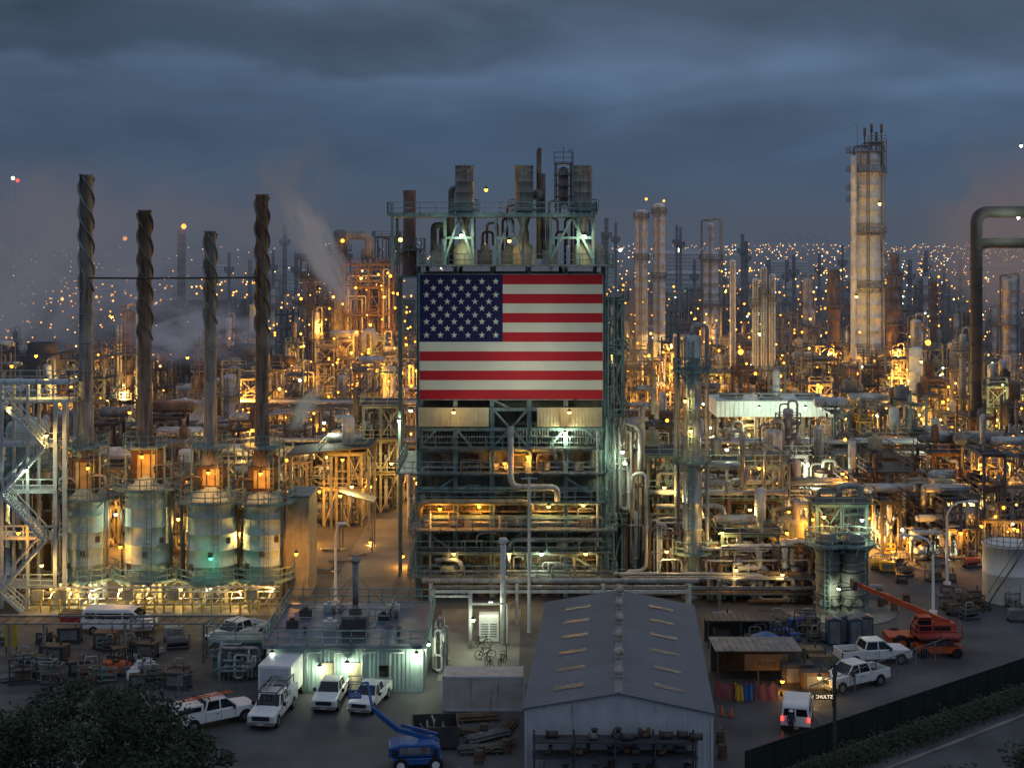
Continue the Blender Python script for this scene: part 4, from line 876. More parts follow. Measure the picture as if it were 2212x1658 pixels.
# ============================================================ VEHICLES
HL=mat('headlight_lens',(.6,.6,.6),.1,0,.05,0,1,0); TL=mat('tail_lens',(.3,.01,.01),.2,0,.05,0,1,0); TLE=emi('tail_lit',(1,.03,.02),6)
def wheel(t,x,y,r=.4,w=.28,z=None):
    z=r if z is None else z; b=MB(); b.tube((x-w/2,y,z),(x+w/2,y,z),r,18); wh=obj('wheel',b,TYRE,t); b=MB(); s=1 if x>0 else -1; b.tube((x+s*w*.4,y,z),(x+s*(w/2+.015),y,z),r*.58,12); obj('rim',b,RIM,wh)
def bev(o,w=.05,seg=2):
    m=o.modifiers.new('bevel','BEVEL'); m.width=w; m.segments=seg; m.limit_method='ANGLE'; m.angle_limit=.6
def pickup(label,x,y,rz,kind='bed',lit=False,col=WHITE,sc_=1.0):
    t=T('pickup_truck',label,'pickup truck',(x,y,0),None,rz); t.scale=(sc_,)*3
    b=MB(); b.prism([(-2.8,.45),(-2.88,.85),(-2.8,1.06),(-2.65,1.12),(-1.35,1.22),(1.0,1.24),(1.0,.5)],-.95,.95,'x'); o=obj('body',b,col,t); bev(o,.07)
    b=MB(); b.box(-.93,.93,1.02,2.85,.5,.72); b.box(-.95,-.87,1.02,2.85,.6,1.22); b.box(.87,.95,1.02,2.85,.6,1.22); b.box(-.95,.95,2.8,2.88,.55,1.2); o=obj('cargo_bed',b,col,t); bev(o,.02)
    b=MB(); b.box(-.86,.86,1.06,2.78,.73,.76); obj('bed_liner',b,BLACK,t)
    b=MB(); vs=[(-.84,-1.3,1.2),(.84,-1.3,1.2),(.84,.98,1.2),(-.84,.98,1.2),(-.68,-.62,1.78),(.68,-.62,1.78),(.70,.75,1.80),(-.70,.75,1.80)]
    b.add(vs,[(0,1,5,4),(1,2,6,5),(2,3,7,6),(3,0,4,7),(4,5,6,7)]); obj('window',b,GLASS,t)
    b=MB(); b.box(-.71,.71,-.66,.8,1.78,1.87)
    for sx in (-1,1):
        b.tube((sx*.85,-1.32,1.2),(sx*.69,-.63,1.8),.045); b.tube((sx*.85,1.0,1.2),(sx*.71,.77,1.8),.06); b.tube((sx*.86,-.1,1.2),(sx*.71,-.1,1.8),.05)
    o=obj('cab_roof',b,col,t); bev(o,.03)
    b=MB(); b.box(-.6,.6,-2.91,-2.84,.72,1.0); 
    for i in range(3): b.box(-.58,.58,-2.93,-2.91,.76+i*.08,.79+i*.08)
    obj('grille',b,BLACK,t)
    b=MB(); b.box(-.95,.95,-3.0,-2.84,.42,.62); o=obj('bumper',b,RIM,t); b=MB(); b.box(-.95,.95,2.88,3.0,.45,.62); obj('bumper',b,RIM,t)
    b=MB(); b.box(-.2,.2,-3.02,-3.0,.46,.58); obj('number_plate',b,CREAM,t)
    for sx in (-1,1):
        b=MB(); b.cb(sx*.76,-2.86,.9,.26,.08,.22); obj('headlight',b,HL,t); b=MB(); b.cb(sx*.9,2.88,.95,.12,.06,.4); obj('taillight',b,TLE if lit else TL,t)
        b=MB(); b.cb(sx*1.1,-1.0,1.3,.2,.12,.26); b.tube((sx*.9,-1,1.25),(sx*1.05,-1,1.28),.03); obj('side_mirror',b,BLACK,t)
        for yy in (-1.9,1.85):
            wheel(t,sx*.84,yy); b=MB(); b.tube((sx*.93,yy,.44),(sx*.955,yy,.44),.47,16); obj('wheel_arch',b,BLACK,t)
        b=MB(); b.cb(sx*.962,.15,1.0,.03,.18,.04); obj('door_handle',b,BLACK,t)
        b=MB(); b.cb(sx*.953,-.12,.9,.012,.02,.6); b.cb(sx*.953,-1.15,.9,.012,.02,.6); obj('door_seam',b,BLACK,t)
    if kind=='cap':
        b=MB(); b.prism([(1.05,1.22),(1.1,1.8),(2.8,1.76),(2.87,1.22)],-.9,.9,'x'); o=obj('canopy',b,col,t); bev(o,.06)
        for sx in (-1,1): b=MB(); b.box(sx*.91-.01,sx*.91+.01,1.3,2.6,1.35,1.65); obj('side_window',b,GLASS,o)
    if kind in('rack','cap'):
        b=MB(); zr=2.15 if kind=='rack' else 1.98
        for yy in (-.6,.6,1.2,2.7) if kind=='cap' else (-1.4,.2,1.2,2.7):
            for sx in(-.85,.85) : b.tube((sx*.8,yy,1.8 if kind=='cap' else 1.2),(sx*.8,yy,zr),.03)
            b.tube((-.7,yy,zr),(.7,yy,zr),.03)
        if kind=='rack':
            for sx in(-.85,.85): b.tube((sx*.8,-1.9,zr),(sx*.8,2.8,zr),.035)
        o=obj('roof_rack',b,BLACK,t)
        b=MB()
        for sx in (-.4,-.05): b.tube((sx,-1.2,zr+.07),(sx,2.6,zr+.07),.035)
        for i in range(12): b.tube((-.4,-1.1+i*.3,zr+.07),(-.05,-1.1+i*.3,zr+.07),.022)
        obj('ladder',b,RIM if kind=='rack' else ORANGE,o)
    if kind=='rack':
        for sx in (-1,1):
            b=MB(); b.box(min(sx*.6,sx*.97),max(sx*.6,sx*.97),1.05,2.8,1.22,1.6); obj('tool_box',b,col,t)
    return t
def van(label,x,y,rz,lit=False,L=5.6,H=2.5,col=WHITE):
    t=T('van',label,'van',(x,y,0),None,rz); h=L/2
    b=MB(); P=[(-h,.4),(-h-.05,.9),(-h+.1,1.1),(-h+.9,1.35),(-h+1.7,H-.12),(-h+2.1,H),(h-.35,H),(h-.12,H-.12),(h,1.1),(h+.02,.45)]
    n=len(P); vs=[]
    for sx in (-1,1):
        for (u,z) in P: vs.append((sx*(.98-.13*max(0,(z-1.2)/(H-1.2))),u,z))
    b.add(vs,[(i,(i+1)%n,n+(i+1)%n,n+i) for i in range(n)]+[tuple(range(n))[::-1],tuple(range(n,2*n))]); o=obj('body',b,col,t); bev(o,.14,3)
    b=MB(); a=(-h+.93,1.42);c=(-h+1.64,H-.2); n=.03; b.quad((-.85,a[0]-n,a[1]+n*.4),(.85,a[0]-n,a[1]+n*.4),(.74,c[0]-n,c[1]+n*.4),(-.74,c[0]-n,c[1]+n*.4)); obj('windscreen',b,GLASS,t)
    for sx in (-1,1):
        for u,v in ((-h+1.5,-h+2.4),(-h+2.55,h-1.35),(h-1.25,h-.4)):
            b=MB(); xa=lambda z:sx*(.995-.13*max(0,(z-1.2)/(H-1.2))); z0_,z1_=1.35,H-.3; b.quad((xa(z0_),u,z0_),(xa(z0_),v,z0_),(xa(z1_),v,z1_),(xa(z1_),u,z1_)); obj('side_window',b,GLASS,t)
        b=MB(); yy=lambda z:h-.12*max(0,(z-1.1)/(H-1.22))+.015; b.quad((sx*.05,yy(1.25),1.25),(sx*.8,yy(1.25),1.25),(sx*.72,yy(H-.3),H-.3),(sx*.05,yy(H-.3),H-.3)); obj('rear_window',b,GLASS,t)
        b=MB(); b.cb(sx*.88,h+.03,1.05,.16,.06,.26); obj('taillight',b,TLE if lit else TL,t)
        b=MB(); b.cb(sx*.75,-h-.03,.95,.3,.1,.2); obj('headlight',b,HL,t)
        b=MB(); b.cb(sx*1.12,-h+1.3,1.5,.16,.1,.3); obj('side_mirror',b,BLACK,t)
        for y_ in (-h+.95,h-1.1): wheel(t,sx*.86,y_,.36)
    b=MB(); b.box(-.95,.95,h+.01,h+.12,.4,.6); obj('bumper',b,BLACK,t); b=MB(); b.box(-.95,.95,-h-.14,-h-.03,.38,.6); obj('bumper',b,BLACK,t); b=MB(); b.box(-.22,.22,h+.12,h+.135,.45,.57); obj('number_plate',b,CREAM,t)
    return t
def at(px,py): return gp(px,py)
pickup('white pickup with ladder rack and camper top at lower left by the trees',*at(462,1562),2.2,'cap')
pickup('white utility truck with black ladder rack facing the camera',*at(590,1548),-.12,'rack')
pickup('white pickup left of the pair parked before the teal building',*at(716,1516),-.08,sc_=.92)
pickup('white pickup right of the pair, under the blue boom lift arm',*at(800,1522),-.22,sc_=.88)
pickup('white pickup parked in the yard left of the teal building',*at(512,1386),-.6)
pickup('white pickup at the far right yard beside the orange telehandler',*at(1885,1430),1.75)
pickup('white crew pickup on the right, nearer the fence',*at(1842,1482),-1.05)
van('white passenger van parked side-on in the left yard',*at(258,1364),1.55,L=6.0,H=2.1)
van('white van with glowing red tail lights in the lower right',*at(1722,1560),PI-.25,lit=True,L=4.9,H=2.0)
x,y=at(615,1500); t=T('box_trailer','large white box trailer beside the utility truck','trailer',(x,y,0),None,-.12); b=MB(); b.box(-1.2,1.2,-2.6,4.6,.6,2.9); o=obj('box_body',b,WHITE,t); bev(o,.08)
for sx in (-1,1):
    for yy in (.6,1.5): wheel(t,sx*1.05,yy,.36)
b=MB(); b.tube((-.8,-2.6,.55),(0,-3.9,.5),.05); b.tube((.8,-2.6,.55),(0,-3.9,.5),.05); b.tube((0,-3.7,0),(0,-3.7,.6),.05); obj('tow_bar',b,STEEL,t)
b=MB(); b.box(-1.0,1.0,-2.63,-2.6,.75,2.7); obj('door',b,WALLW,t)
x,y=at(1990,1400); t=T('telehandler','orange telehandler with its long boom raised leftwards beside the right yard','telehandler',(x,y,0),None,0)
b=MB(); b.box(-2.9,2.9,-1.0,1.0,.75,1.25); b.box(.4,2.8,.1,1.1,1.25,2.0); o=obj('chassis',b,ORANGE,t); bev(o,.06)
b=MB(); b.prism([(-.9,1.2),(-.9,2.0),(-.5,2.75),(.5,2.75),(.6,1.2)],-1.05,-.1,'y'); o=obj('cab',b,GLASS,t); b=MB()
for a_,c_ in (((-.9,1.2),(-.9,2.0)),((-.9,2.0),(-.5,2.75)),((.5,2.75),(.6,1.2))):
    for yy in(-1.06,-.1): b.tube((a_[0],yy,a_[1]),(c_[0],yy,c_[1]),.05)
b.box(-.55,.55,-1.08,-.08,2.75,2.82); obj('cab_frame',b,ORANGE,o)
b=MB(); b.tube((2.4,.4,1.9),(-3.0,.4,4.2),.24); o=obj('boom',b,ORANGE,t); b=MB(); b.tube((-2.9,.4,4.16),(-5.2,.4,5.15),.17); obj('boom_extension',b,ORANGE,o); b=MB(); b.box(-5.5,-5.2,-.2,1,4.7,5.4); b.tube((-5.5,0,4.75),(-6.5,0,4.65),.05); b.tube((-5.5,.8,4.75),(-6.5,.8,4.65),.05); obj('fork_carriage',b,DARK,o)
b=MB(); b.tube((.6,.4,1.4),(-.8,.4,3.1),.09,8); obj('hydraulic_ram',b,RIM,t)
b=MB(); b.box(-2.6,2.7,-1.03,-1.0,.85,1.15); b.box(1.0,2.4,.06,.1,1.4,1.85); obj('engine_grille',b,BLACK,t)
for sx in (-1.9,1.9):
    for sy in (-1.05,1.05):
        w_=MB(); w_.tube((sx,sy-.22,.68),(sx,sy+.22,.68),.68,18); wh=obj('wheel',w_,TYRE,t); w_=MB(); s=1 if sy>0 else -1; w_.tube((sx,sy+s*.1,.68),(sx,sy+s*.24,.68),.35,12); obj('rim',w_,ORANGE,wh)
x,y=at(2020,1415); t=T('scissor_lift','orange scissor lift folded low beside the telehandler','lift',(x,y,0)); b=MB(); b.box(-1.5,1.9,-.8,.8,.4,.9); obj('chassis',b,ORANGE,t)
b=MB(); b.box(-1.5,1.9,-.8,.8,1.5,1.6); rail(b,[(-1.5,-.8,1.6),(1.9,-.8,1.6),(1.9,.8,1.6),(-1.5,.8,1.6)],1,.03,True); obj('platform',b,REDP,t)
for sy in(-.7,.7):
    b=MB(); b.tube((-1.3,sy,.9),(1.7,sy,1.5),.06); b.tube((1.7,sy,.9),(-1.3,sy,1.5),.06); obj('scissor_arms',b,DARK,t)
for sx in (-1.1,1.5):
    for sy in (-.8,.8): w_=MB(); w_.tube((sx,sy-.12,.4),(sx,sy+.12,.4),.4,14); obj('wheel',w_,TYRE,t)
x,y=at(905,1655); t=T('boom_lift','blue articulating boom lift with arm reaching up left in the lower centre','boom lift',(x,y,0),None,.1)
b=MB(); b.box(-1.6,1.4,-.9,.9,.45,.85); o=obj('chassis',b,BLUE,t); bev(o,.05)
b=MB(); b.prism([(-1.9,.9),(-1.9,1.5),(-1.2,1.7),(.9,1.7),(1.3,1.4),(1.3,.9)],-.85,.85,'y'); o=obj('turntable',b,BLUE,t); bev(o,.08)
b=MB(); b.box(-1.2,.7,-.88,-.86,1.1,1.5); obj('engine_cover',b,STEEL,o)
b=MB(); b.box(-1.7,-1.3,-.87,-.855,1.0,1.4); b.box(.85,1.15,-.87,-.855,1.0,1.35); obj('side_vent',b,BLACK,o)
b=MB(); b.tube((1.2,.2,1.5),(-1.2,.4,2.2),.14); b.tube((1.2,.5,1.8),(-1.1,.6,2.45),.1); o1=obj('lower_boom',b,BLUE,t); b=MB(); b.tube((-1.2,.4,2.2),(-2.9,1.4,3.3),.12); b.tube((-1.3,.55,2.0),(-2.6,1.3,2.85),.045); obj('upper_boom',b,BLUE,t); b=MB(); b.tube((-2.9,1.4,3.3),(-3.2,2.4,4.6),.08); b.tube((-3.2,2.4,4.6),(-3.6,2.6,4.5),.06); obj('jib',b,BLUE,t)
b=MB(); b.box(-4.4,-3.6,2.0,3.2,3.7,3.74); rail(b,[(-4.4,2.0,3.74),(-3.6,2.0,3.74),(-3.6,3.2,3.74),(-4.4,3.2,3.74)],1.05,.025,True,.6); obj('basket',b,BLUE,t)
for sx in (-1.15,1.0):
    for sy in (-.9,.9):
        w_=MB(); w_.tube((sx,sy-.16,.45),(sx,sy+.16,.45),.45,16); wh=obj('wheel',w_,TYRE,t); w_=MB(); s=1 if sy>0 else -1; w_.tube((sx,sy+s*.1,.45),(sx,sy+s*.175,.45),.24,12); obj('rim',w_,WHITE,wh)
x,y=at(940,1608); t=T('open_dumpster','dark open roll-off dumpster full of scrap by the blue lift','dumpster',(x,y,0),None,.1)
b=MB(); b.box(-1.5,1.5,-1,1.6,.1,.25); b.box(-1.5,-1.42,-1,1.6,.25,1.5); b.box(1.42,1.5,-1,1.6,.25,1.5); b.box(-1.5,1.5,-1.06,-1.0,.25,1.5); b.box(-1.5,1.5,1.54,1.6,.25,1.5)
for i in range(8): b.box(-1.4+i*.4,-1.3+i*.4,-1.14,-1.06,.2,1.45)
obj('body',b,DARK,t)
for i in range(14): b=MB(); xx=R.uniform(-1.0,1.0); b.tube((xx,R.uniform(-.9,0),R.uniform(.5,1.5)),(xx+R.uniform(-.4,.4),R.uniform(0,1.4),R.uniform(.8,1.7)),.06,6); obj('scrap_pipe',b,STEEL,t)
def bicycle(x,y,rz,label):
    t=T('bicycle',label,'bicycle',(x,y,0),'bicycles on the concrete pad',rz)
    for sx in (-.52,.52):
        w_=MB(); w_.path([(sx+.33*math.cos(a*PI/9),0,.34+.33*math.sin(a*PI/9)) for a in range(19)],.028,5)
        wh=obj('wheel',w_,TYRE,t); w_=MB()
        for a in range(8): w_.tube((sx,0,.34),(sx+.33*math.cos(a*PI/4),0,.34+.33*math.sin(a*PI/4)),.006)
        obj('spokes',w_,RIM,wh)
    b=MB()
    for a_,c_ in (((-.52,.34),(-.2,.8)),((-.52,.34),(-.08,.3)),((-.08,.3),(-.2,.85)),((-.08,.3),(.4,.75)),((-.18,.78),(.38,.8)),((.52,.34),(.38,.95))): b.tube((a_[0],0,a_[1]),(c_[0],0,c_[1]),.028,5)
    obj('frame',b,BLACK,t); b=MB(); b.cb(-.22,0,.9,.26,.14,.06); obj('saddle',b,BLACK,t); b=MB(); b.path([(.3,-.28,.98),(.38,-.1,1.0),(.38,.1,1.0),(.3,.28,.98)],.022,5); obj('handlebar',b,BLACK,t)
for i,(px,py,rz) in enumerate(((1048,1422,.2),(1056,1440,2.0),(1085,1436,1.2),(1094,1420,1.6),(1040,1398,.1))): bicycle(*at(px,py),rz,'parked bicycle, %s, on the lit concrete pad'%('left of the middle pair','nearest the camera','leaning right of centre','farthest right','in front of the white cabinet')[i])
def person(x,y,rz):
    t=T('person','person in dark work clothes standing behind the white van','person',(x,y,0),None,rz)
    V_=[(0,0,.95),(0,0,1.15),(0,0,1.38),(0,0,1.5),(0,-.01,1.62),(0,-.01,1.72),(-.2,0,1.40),(-.26,.02,1.12),(-.22,-.1,.9),(.2,0,1.40),(.26,.02,1.12),(.22,-.1,.9),(-.1,0,.88),(-.11,-.02,.5),(-.12,0,.1),(-.12,-.15,.04),(.1,0,.88),(.12,.02,.5),(.14,.05,.1),(.14,-.1,.04)]
    E=[(0,1),(1,2),(2,3),(3,4),(4,5),(2,6),(6,7),(7,8),(2,9),(9,10),(10,11),(0,12),(12,13),(13,14),(14,15),(0,16),(16,17),(17,18),(18,19)]
    rad=[.15,.14,.16,.06,.1,.08,.075,.055,.04,.075,.055,.04,.1,.075,.05,.045,.1,.075,.05,.045]
    me=bpy.data.meshes.new('body'); me.from_pydata(V_,E,[]); me.materials.append(mat('dark_workwear',(.03,.035,.05),.8,0,.2,0,3,0)); o=bpy.data.objects.new('body',me); C.objects.link(o); o.parent=t
    sk=o.modifiers.new('skin','SKIN')
    if not len(me.skin_vertices):
        bpy.context.view_layer.objects.active=o; bpy.ops.object.modifier_remove(modifier='skin'); bpy.ops.object.modifier_add(type='SKIN')
    for i,v in enumerate(me.skin_vertices[0].data): v.radius=(rad[i],rad[i]*.8); v.use_root=(i==0)
    s=o.modifiers.new('sub','SUBSURF'); s.levels=1; s.render_levels=2
    b=MB(); b.sph((0,0,1.7),.13,14,sz=.8); b.lathe([(.13,1.68),(.18,1.675),(.18,1.69),(.13,1.7)],14); obj('hard_hat',b,WHITE,t)
try: person(*at(1709,1590),.2)
except Exception as e: print('person',e)

# ============================================================ YARD THINGS
def polelamp(px,pyb,pyt,label,arm=1.5):
    x,y=at(px,pyb); h=V(pyt,y); t=T('street_lamp',label,'street lamp',(x,y,0))
    b=MB(); b.lathe([(.2,0),(.15,.1),(.12,h*.5),(.09,h-1.6)],10); b.path([(0,0,h-1.6),(arm*.06,0,h-1.0),(arm*.22,0,h-.45),(arm*.5,0,h-.12),(arm,0,h)],.09,8); b.lathe([(.35,0),(.35,.3),(.2,.32)],12); obj('pole',b,WHITE,t)
    b=MB(); b.cb(arm*1.12,0,h,.9,.35,.18); hd=obj('lamp_head',b,WHITE,t)
    return t
polelamp(725,1305,1130,'pale street lamp pole beside the road left of the flag structure',.5)
polelamp(2016,1325,1155,'tall pale street lamp with curved arm in the right yard',-2.3)
polelamp(2046,1262,1082,'farther pale street lamp with curved arm in the right yard',2.2)
zm=G(1365); xm=X(1143,zm); hm=V(1030,zm)
t=T('floodlight_mast','tall thin pole with twin floodlights before the flag structure','floodlight mast',(xm,zm,0)); b=MB(); b.lathe([(.2,0),(.15,.2),(.09,hm)],10); b.tube((-.7,0,hm-.1),(.7,0,hm-.1),.05); obj('pole',b,PIPEW,t)
for sx in (-.6,.6):
    b=MB(); b.cb(sx,.1,hm+.15,.5,.25,.42); o=obj('floodlight_head',b,DARK,t)
    l=bpy.data.lights.new('flood','SPOT'); l.energy=2350; l.spot_size=1.3; l.spot_blend=1; l.color=(1,.97,.8); l.shadow_soft_size=.2; lo=bpy.data.objects.new('flood',l); C.objects.link(lo); lo.parent=t; lo.location=(sx,.4,hm+.45)
    tgt=Vector((sx*8,Zb-zm,bz(690)))-Vector((sx,.4,hm+.45)); lo.rotation_euler=tgt.to_track_quat('-Z','Y').to_euler()
t=T('white_vent_pipe','white capped vent pipe standing on the lit concrete pad','vent pipe',(*at(1087,1392),0)); ht=V(1160,G(1392)); b=MB(); b.tube((0,0,0),(0,0,ht-.2),.24,12); obj('pipe',b,PIPEW,t); b=MB(); b.lathe([(.3,ht-.45),(.42,ht-.3),(.3,ht-.05),(.01,ht)],14); obj('cap',b,PIPEW,t)
t=T('white_pipe_stand','white pipe frame with a cross arm on the lit concrete pad','pipe',(*at(1016,1400),0)); b=MB(); b.tube((0,0,0),(0,0,4.6),.16,10); b.path(rnd([(0,0,4.2),(-3.2,0,4.2),(-3.2,0,2.6)],.3),.1,8); b.path(rnd([(0,0,3.6),(3,0,3.6),(3,0,.2)],.3),.1,8); obj('pipe_run',b,PIPEW,t)
t=T('equipment_cabinet','white louvred equipment cabinet on the lit concrete pad','cabinet',(*at(1056,1388),0)); b=MB(); b.box(-.8,.8,0,1.4,.15,2.2); obj('casing',b,WHITE,t)
for u,v in ((-.65,-.05),(.1,.65)):
    b=MB()
    for i in range(6): b.box(u,v,-.04,0,.5+i*.2,.58+i*.2)
    obj('louvre',b,STEEL,t)
b=MB(); b.box(-.9,.9,-.1,1.5,0,.15); obj('plinth',b,CONC,t)
yb=None
for i in range(5):
    x,y=at(826+i*19,1487)
    if yb is None:
        yb=T('yellow_cabinet','small yellow electrical cabinet in the row before the teal building','cabinet',(x,y,0),'yellow cabinets before the teal building'); b=MB(); b.box(-.26,.26,0,.4,.2,1.35); o=obj('casing',b,YEL,yb); b=MB(); b.box(-.18,.18,-.03,0,.7,1.2); obj('door',b,CREAM,yb)
        for sx in(-.19,.19): b=MB(); b.box(sx-.03,sx+.03,.05,.35,0,.2); obj('foot',b,DARK,yb)
    else: dup(yb,(x,y,0))
bundle(470,560,103,3,0,16,'grey vertical pipework beside the box trailer left of the teal building',zt=2.6,rs=(.08,.12),mats=[PIPE,TEAL,PIPEW])
frame(X(465,105),X(560,105),105,107,[1.5,2.7],2,'small teal pipe support frame left of the teal building',m=TEAL,dm=TEAL)
bundle(935,965,105,4,0,10,'thin white pipes rising at the right wall of the teal building',zt=3.6,rs=(.05,.09),mats=[PIPEW,PIPE])
q=T('yard_gantry','long thin steel gantry beam on posts across the left yard','gantry',(0,108,0)); z=V(1328,108)
b=MB(); b.box(X(-60,108),X(510,108),-.12,.12,z-.12,z); b.box(X(-60,108),X(510,108),-.12,.12,z-.7,z-.6); 
for i in range(22): xx=X(-50+i*26,108); b.tube((xx,0,z-.65),(xx+.9,0,z-.05),.03)
obj('beam',b,STEEL,q)
for px in (20,95,270,440,508): b=MB(); xx=X(px,108); b.box(xx-.1,xx+.1,-.1,.1,0,z-.7); obj('post',b,STEEL,q)
rg=random.Random(31)
def crate(x,y,m,s,label,group,rz=0,name='equipment_skid'):
    t=T(name,label,'equipment',(x,y,0),group,rz); v=rg.random()
    if v<.35 or name!='equipment_skid':
        b=MB(); b.box(-s,s,-s*.6,s*.6,.25,.25+s*1.2); o=obj('casing',b,m,t); bev(o,.04); b=MB(); b.box(-s*.7,s*.7,-s*.6-.03,-s*.6,.4,.2+s*1.0); obj('panel',b,STEEL,t); b=MB(); b.tube((s*.5,0,.25+s*1.2),(s*.5,0,.7+s*1.2),.06,8); obj('exhaust',b,DARK,t)
    elif v<.6:
        b=MB(); b.tube((-s,0,.25+s*.5),(s,0,.25+s*.5),s*.42,14); obj('tank',b,m,t); b=MB(); b.path(rnd([(s*.4,0,.3+s*.9),(s*.4,0,.8+s),(-s*.6,0,.8+s),(-s*.6,0,.3+s*.8)],.2),.06,6); obj('pipe',b,PIPE,t)
        b=MB(); rail(b,[(-s*1.1,-s*.6,.2),(s*1.1,-s*.6,.2),(s*1.1,s*.6,.2),(-s*1.1,s*.6,.2)],s*1.2,.03,True,2); obj('cage',b,STEEL,t)
    else:
        b=MB(); rail(b,[(-s,-s*.5,.2),(s,-s*.5,.2),(s,s*.5,.2),(-s,s*.5,.2)],s*1.8,.045,True,.8); obj('cage',b,m,t); b=MB(); b.cb(0,0,.3+s*.4,s*1.2,s*.7,s*.7); obj('motor',b,RUST,t)
    for sy in (-1,1): b=MB(); b.box(-s*1.05,s*1.05,sy*s*.48-s*.08,sy*s*.48+s*.08,0,.25); obj('skid',b,DARK,t)
    return t
for i in range(38):
    crate(*at(rg.uniform(0,400),rg.uniform(1378,1490)),rg.choice([DARK,STEEL,RUST,TEAL,DARK,DARK]),rg.uniform(.4,1.0),'skid-mounted machine standing in the cluttered left yard','skids in the left yard',rg.uniform(-.4,.4))
for i in range(22):
    crate(*at(rg.uniform(1540,1800),rg.uniform(1350,1400)),rg.choice([DARK,STEEL,RUST,WOOD,BLUE]),rg.uniform(.4,.9),'skid-mounted machine in the yard behind the tents','skids behind the tents',rg.uniform(-.4,.4))
for i in range(16):
    crate(*at(rg.uniform(2040,2200),rg.uniform(1290,1345)),rg.choice([DARK,STEEL,RUST]),rg.uniform(.4,.8),'low dark skid near the white tank','skids near the white tank',rg.uniform(-.4,.4))
for i in range(14):
    crate(*at(rg.uniform(1890,2100),rg.uniform(1190,1260)),rg.choice([DARK,STEEL,RUST,ORANGE,YEL]),rg.uniform(.5,.9),'parked skid on the open ground under the curved street lamps','skids under the street lamps',rg.uniform(-.4,.4))
def pipestack(px,py,n,L,rz,label,m=STEEL,group='pipe stacks in the yards'):
    t=T('pipe_stack',label,'pipes',(*at(px,py),0),group,rz)
    for i in range(n):
        b=MB(); lay=i//5; b.tube((-L/2+rg.uniform(-.2,.2),(i%5)*.22+lay*.1,.2+lay*.19),(L/2+rg.uniform(-.2,.2),(i%5)*.22+lay*.1,.2+lay*.19),.07,8); obj('pipe',b,m,t)
    for u in (-.33,.33): b=MB(); b.box(L*u-.06,L*u+.06,-.1,1.1,0,.1); obj('bearer',b,WOOD,t)
for i,(px,py,n,L,rz,m) in enumerate(((740,1215,3,2.5,.3,STEEL),(700,1235,3,3,-.2,STEEL),(780,1200,2,2,.9,PIPE),(720,1190,3,2.4,0,PIPE),(150,1435,10,4,.1,RUST),(60,1470,10,4,.4,STEEL),(320,1420,8,3,.9,PIPE),(1030,1560,9,3,.2,RUST),(1060,1600,9,3,.6,STEEL),(1110,1575,8,2.5,1.3,RUST),(1650,1372,10,5,0,STEEL),(2100,1320,10,4,.2,DARK),(1000,1590,8,3,-.3,RUST),(1040,1630,9,3,.1,PIPED),(1090,1620,7,2.4,.9,RUST))):
    pipestack(px,py,n,L,rz,'stack of bare steel pipe lying on timber bearers in the yard',m)
t=T('forklift','orange forklift parked in the left yard near the dark tree','forklift',(*at(258,1458),0),None,.5); b=MB(); b.box(-1.1,.8,-.55,.55,.3,1.0); b.box(-1.2,-.5,-.5,.5,1.0,1.2); o=obj('body',b,ORANGE,t); bev(o,.06)
b=MB(); 
for sx in(-.6,.6):
    for sy in(-.5,.5): b.tube((sx,sy,1),(sx*.8,sy*.9,2.1),.04)
b.box(-.6,.6,-.5,.5,2.1,2.16); obj('overhead_guard',b,BLACK,t); b=MB(); b.box(.85,.95,-.4,-.3,.1,2.5); b.box(.85,.95,.3,.4,.1,2.5); b.box(.95,2,-.35,-.22,.1,.15); b.box(.95,2,.22,.35,.1,.15); obj('mast',b,BLACK,t); b=MB(); b.cb(-.3,0,1.15,.5,.5,.15); obj('seat',b,BLACK,t)
for sx in(-.8,.6):
    for sy in(-.5,.5): b=MB(); b.tube((sx,sy-.1,.3),(sx,sy+.1,.3),.3,12); obj('wheel',b,TYRE,t)
t=T('signboard','blank yellow upright board on posts at the left edge','sign',(*at(24,1412),0)); b=MB(); b.box(-.5,.5,-.03,.03,.6,2.4); obj('board',b,YEL,t)
for sx in(-.4,.4): b=MB(); b.tube((sx,.06,0),(sx,.06,2.3),.04); obj('post',b,DARK,t)
t=T('skip_bin','small red skip bin left of the yard van','skip',(*at(165,1350),0)); b=MB(); b.prism([(-1,0.1),(1,.1),(1.3,1.1),(-1.3,1.1)],-.7,.7,'y'); obj('bin',b,REDP,t); b=MB(); b.box(-1.33,1.33,-.75,.75,1.1,1.16); obj('rim',b,DARK,t)
for i,(px,py) in enumerate(((300,1455),(322,1452),(288,1470))):
    t=MB(); t.lathe([(.01,0),(.45,0),(.55,.3),(.5,.75),(.2,.95),(.25,1.05),(.01,1.05)],10); tag(obj('bulk_bag',t,WHITE,loc=(*at(px,py),0)),'white bulk bag slumped in the left yard','bag','white bulk bags')
def shelter(px,py,w,d,h,label,m=STEEL):
    t=T('work_shelter',label,'shelter',(*at(px,py),0)); 
    for sx in (-w,0,w):
        for sy in (0,d): b=MB(); b.box(sx-.06,sx+.06,sy-.06,sy+.06,0,h); obj('post',b,DARK,t)
    b=MB(); b.box(-w-.2,w+.2,-.2,d+.2,h,h+.08); 
    for i in range(int(w*4)): b.box(-w+i*.5,-w+i*.5+.08,-.2,d+.2,h+.08,h+.13)
    obj('roof',b,m,t); b=MB(); b.box(-w,w,d-.05,d,.0,h); obj('back_sheet',b,DARK,t); return t
shelter(1638,1478,3.0,3.2,2.5,'framed work shelter behind the warehouse with dim lettering on its face',STEEL)
shelter(1600,1400,2.6,2,2.2,'second framed work shelter farther back in the tent area',DARK)
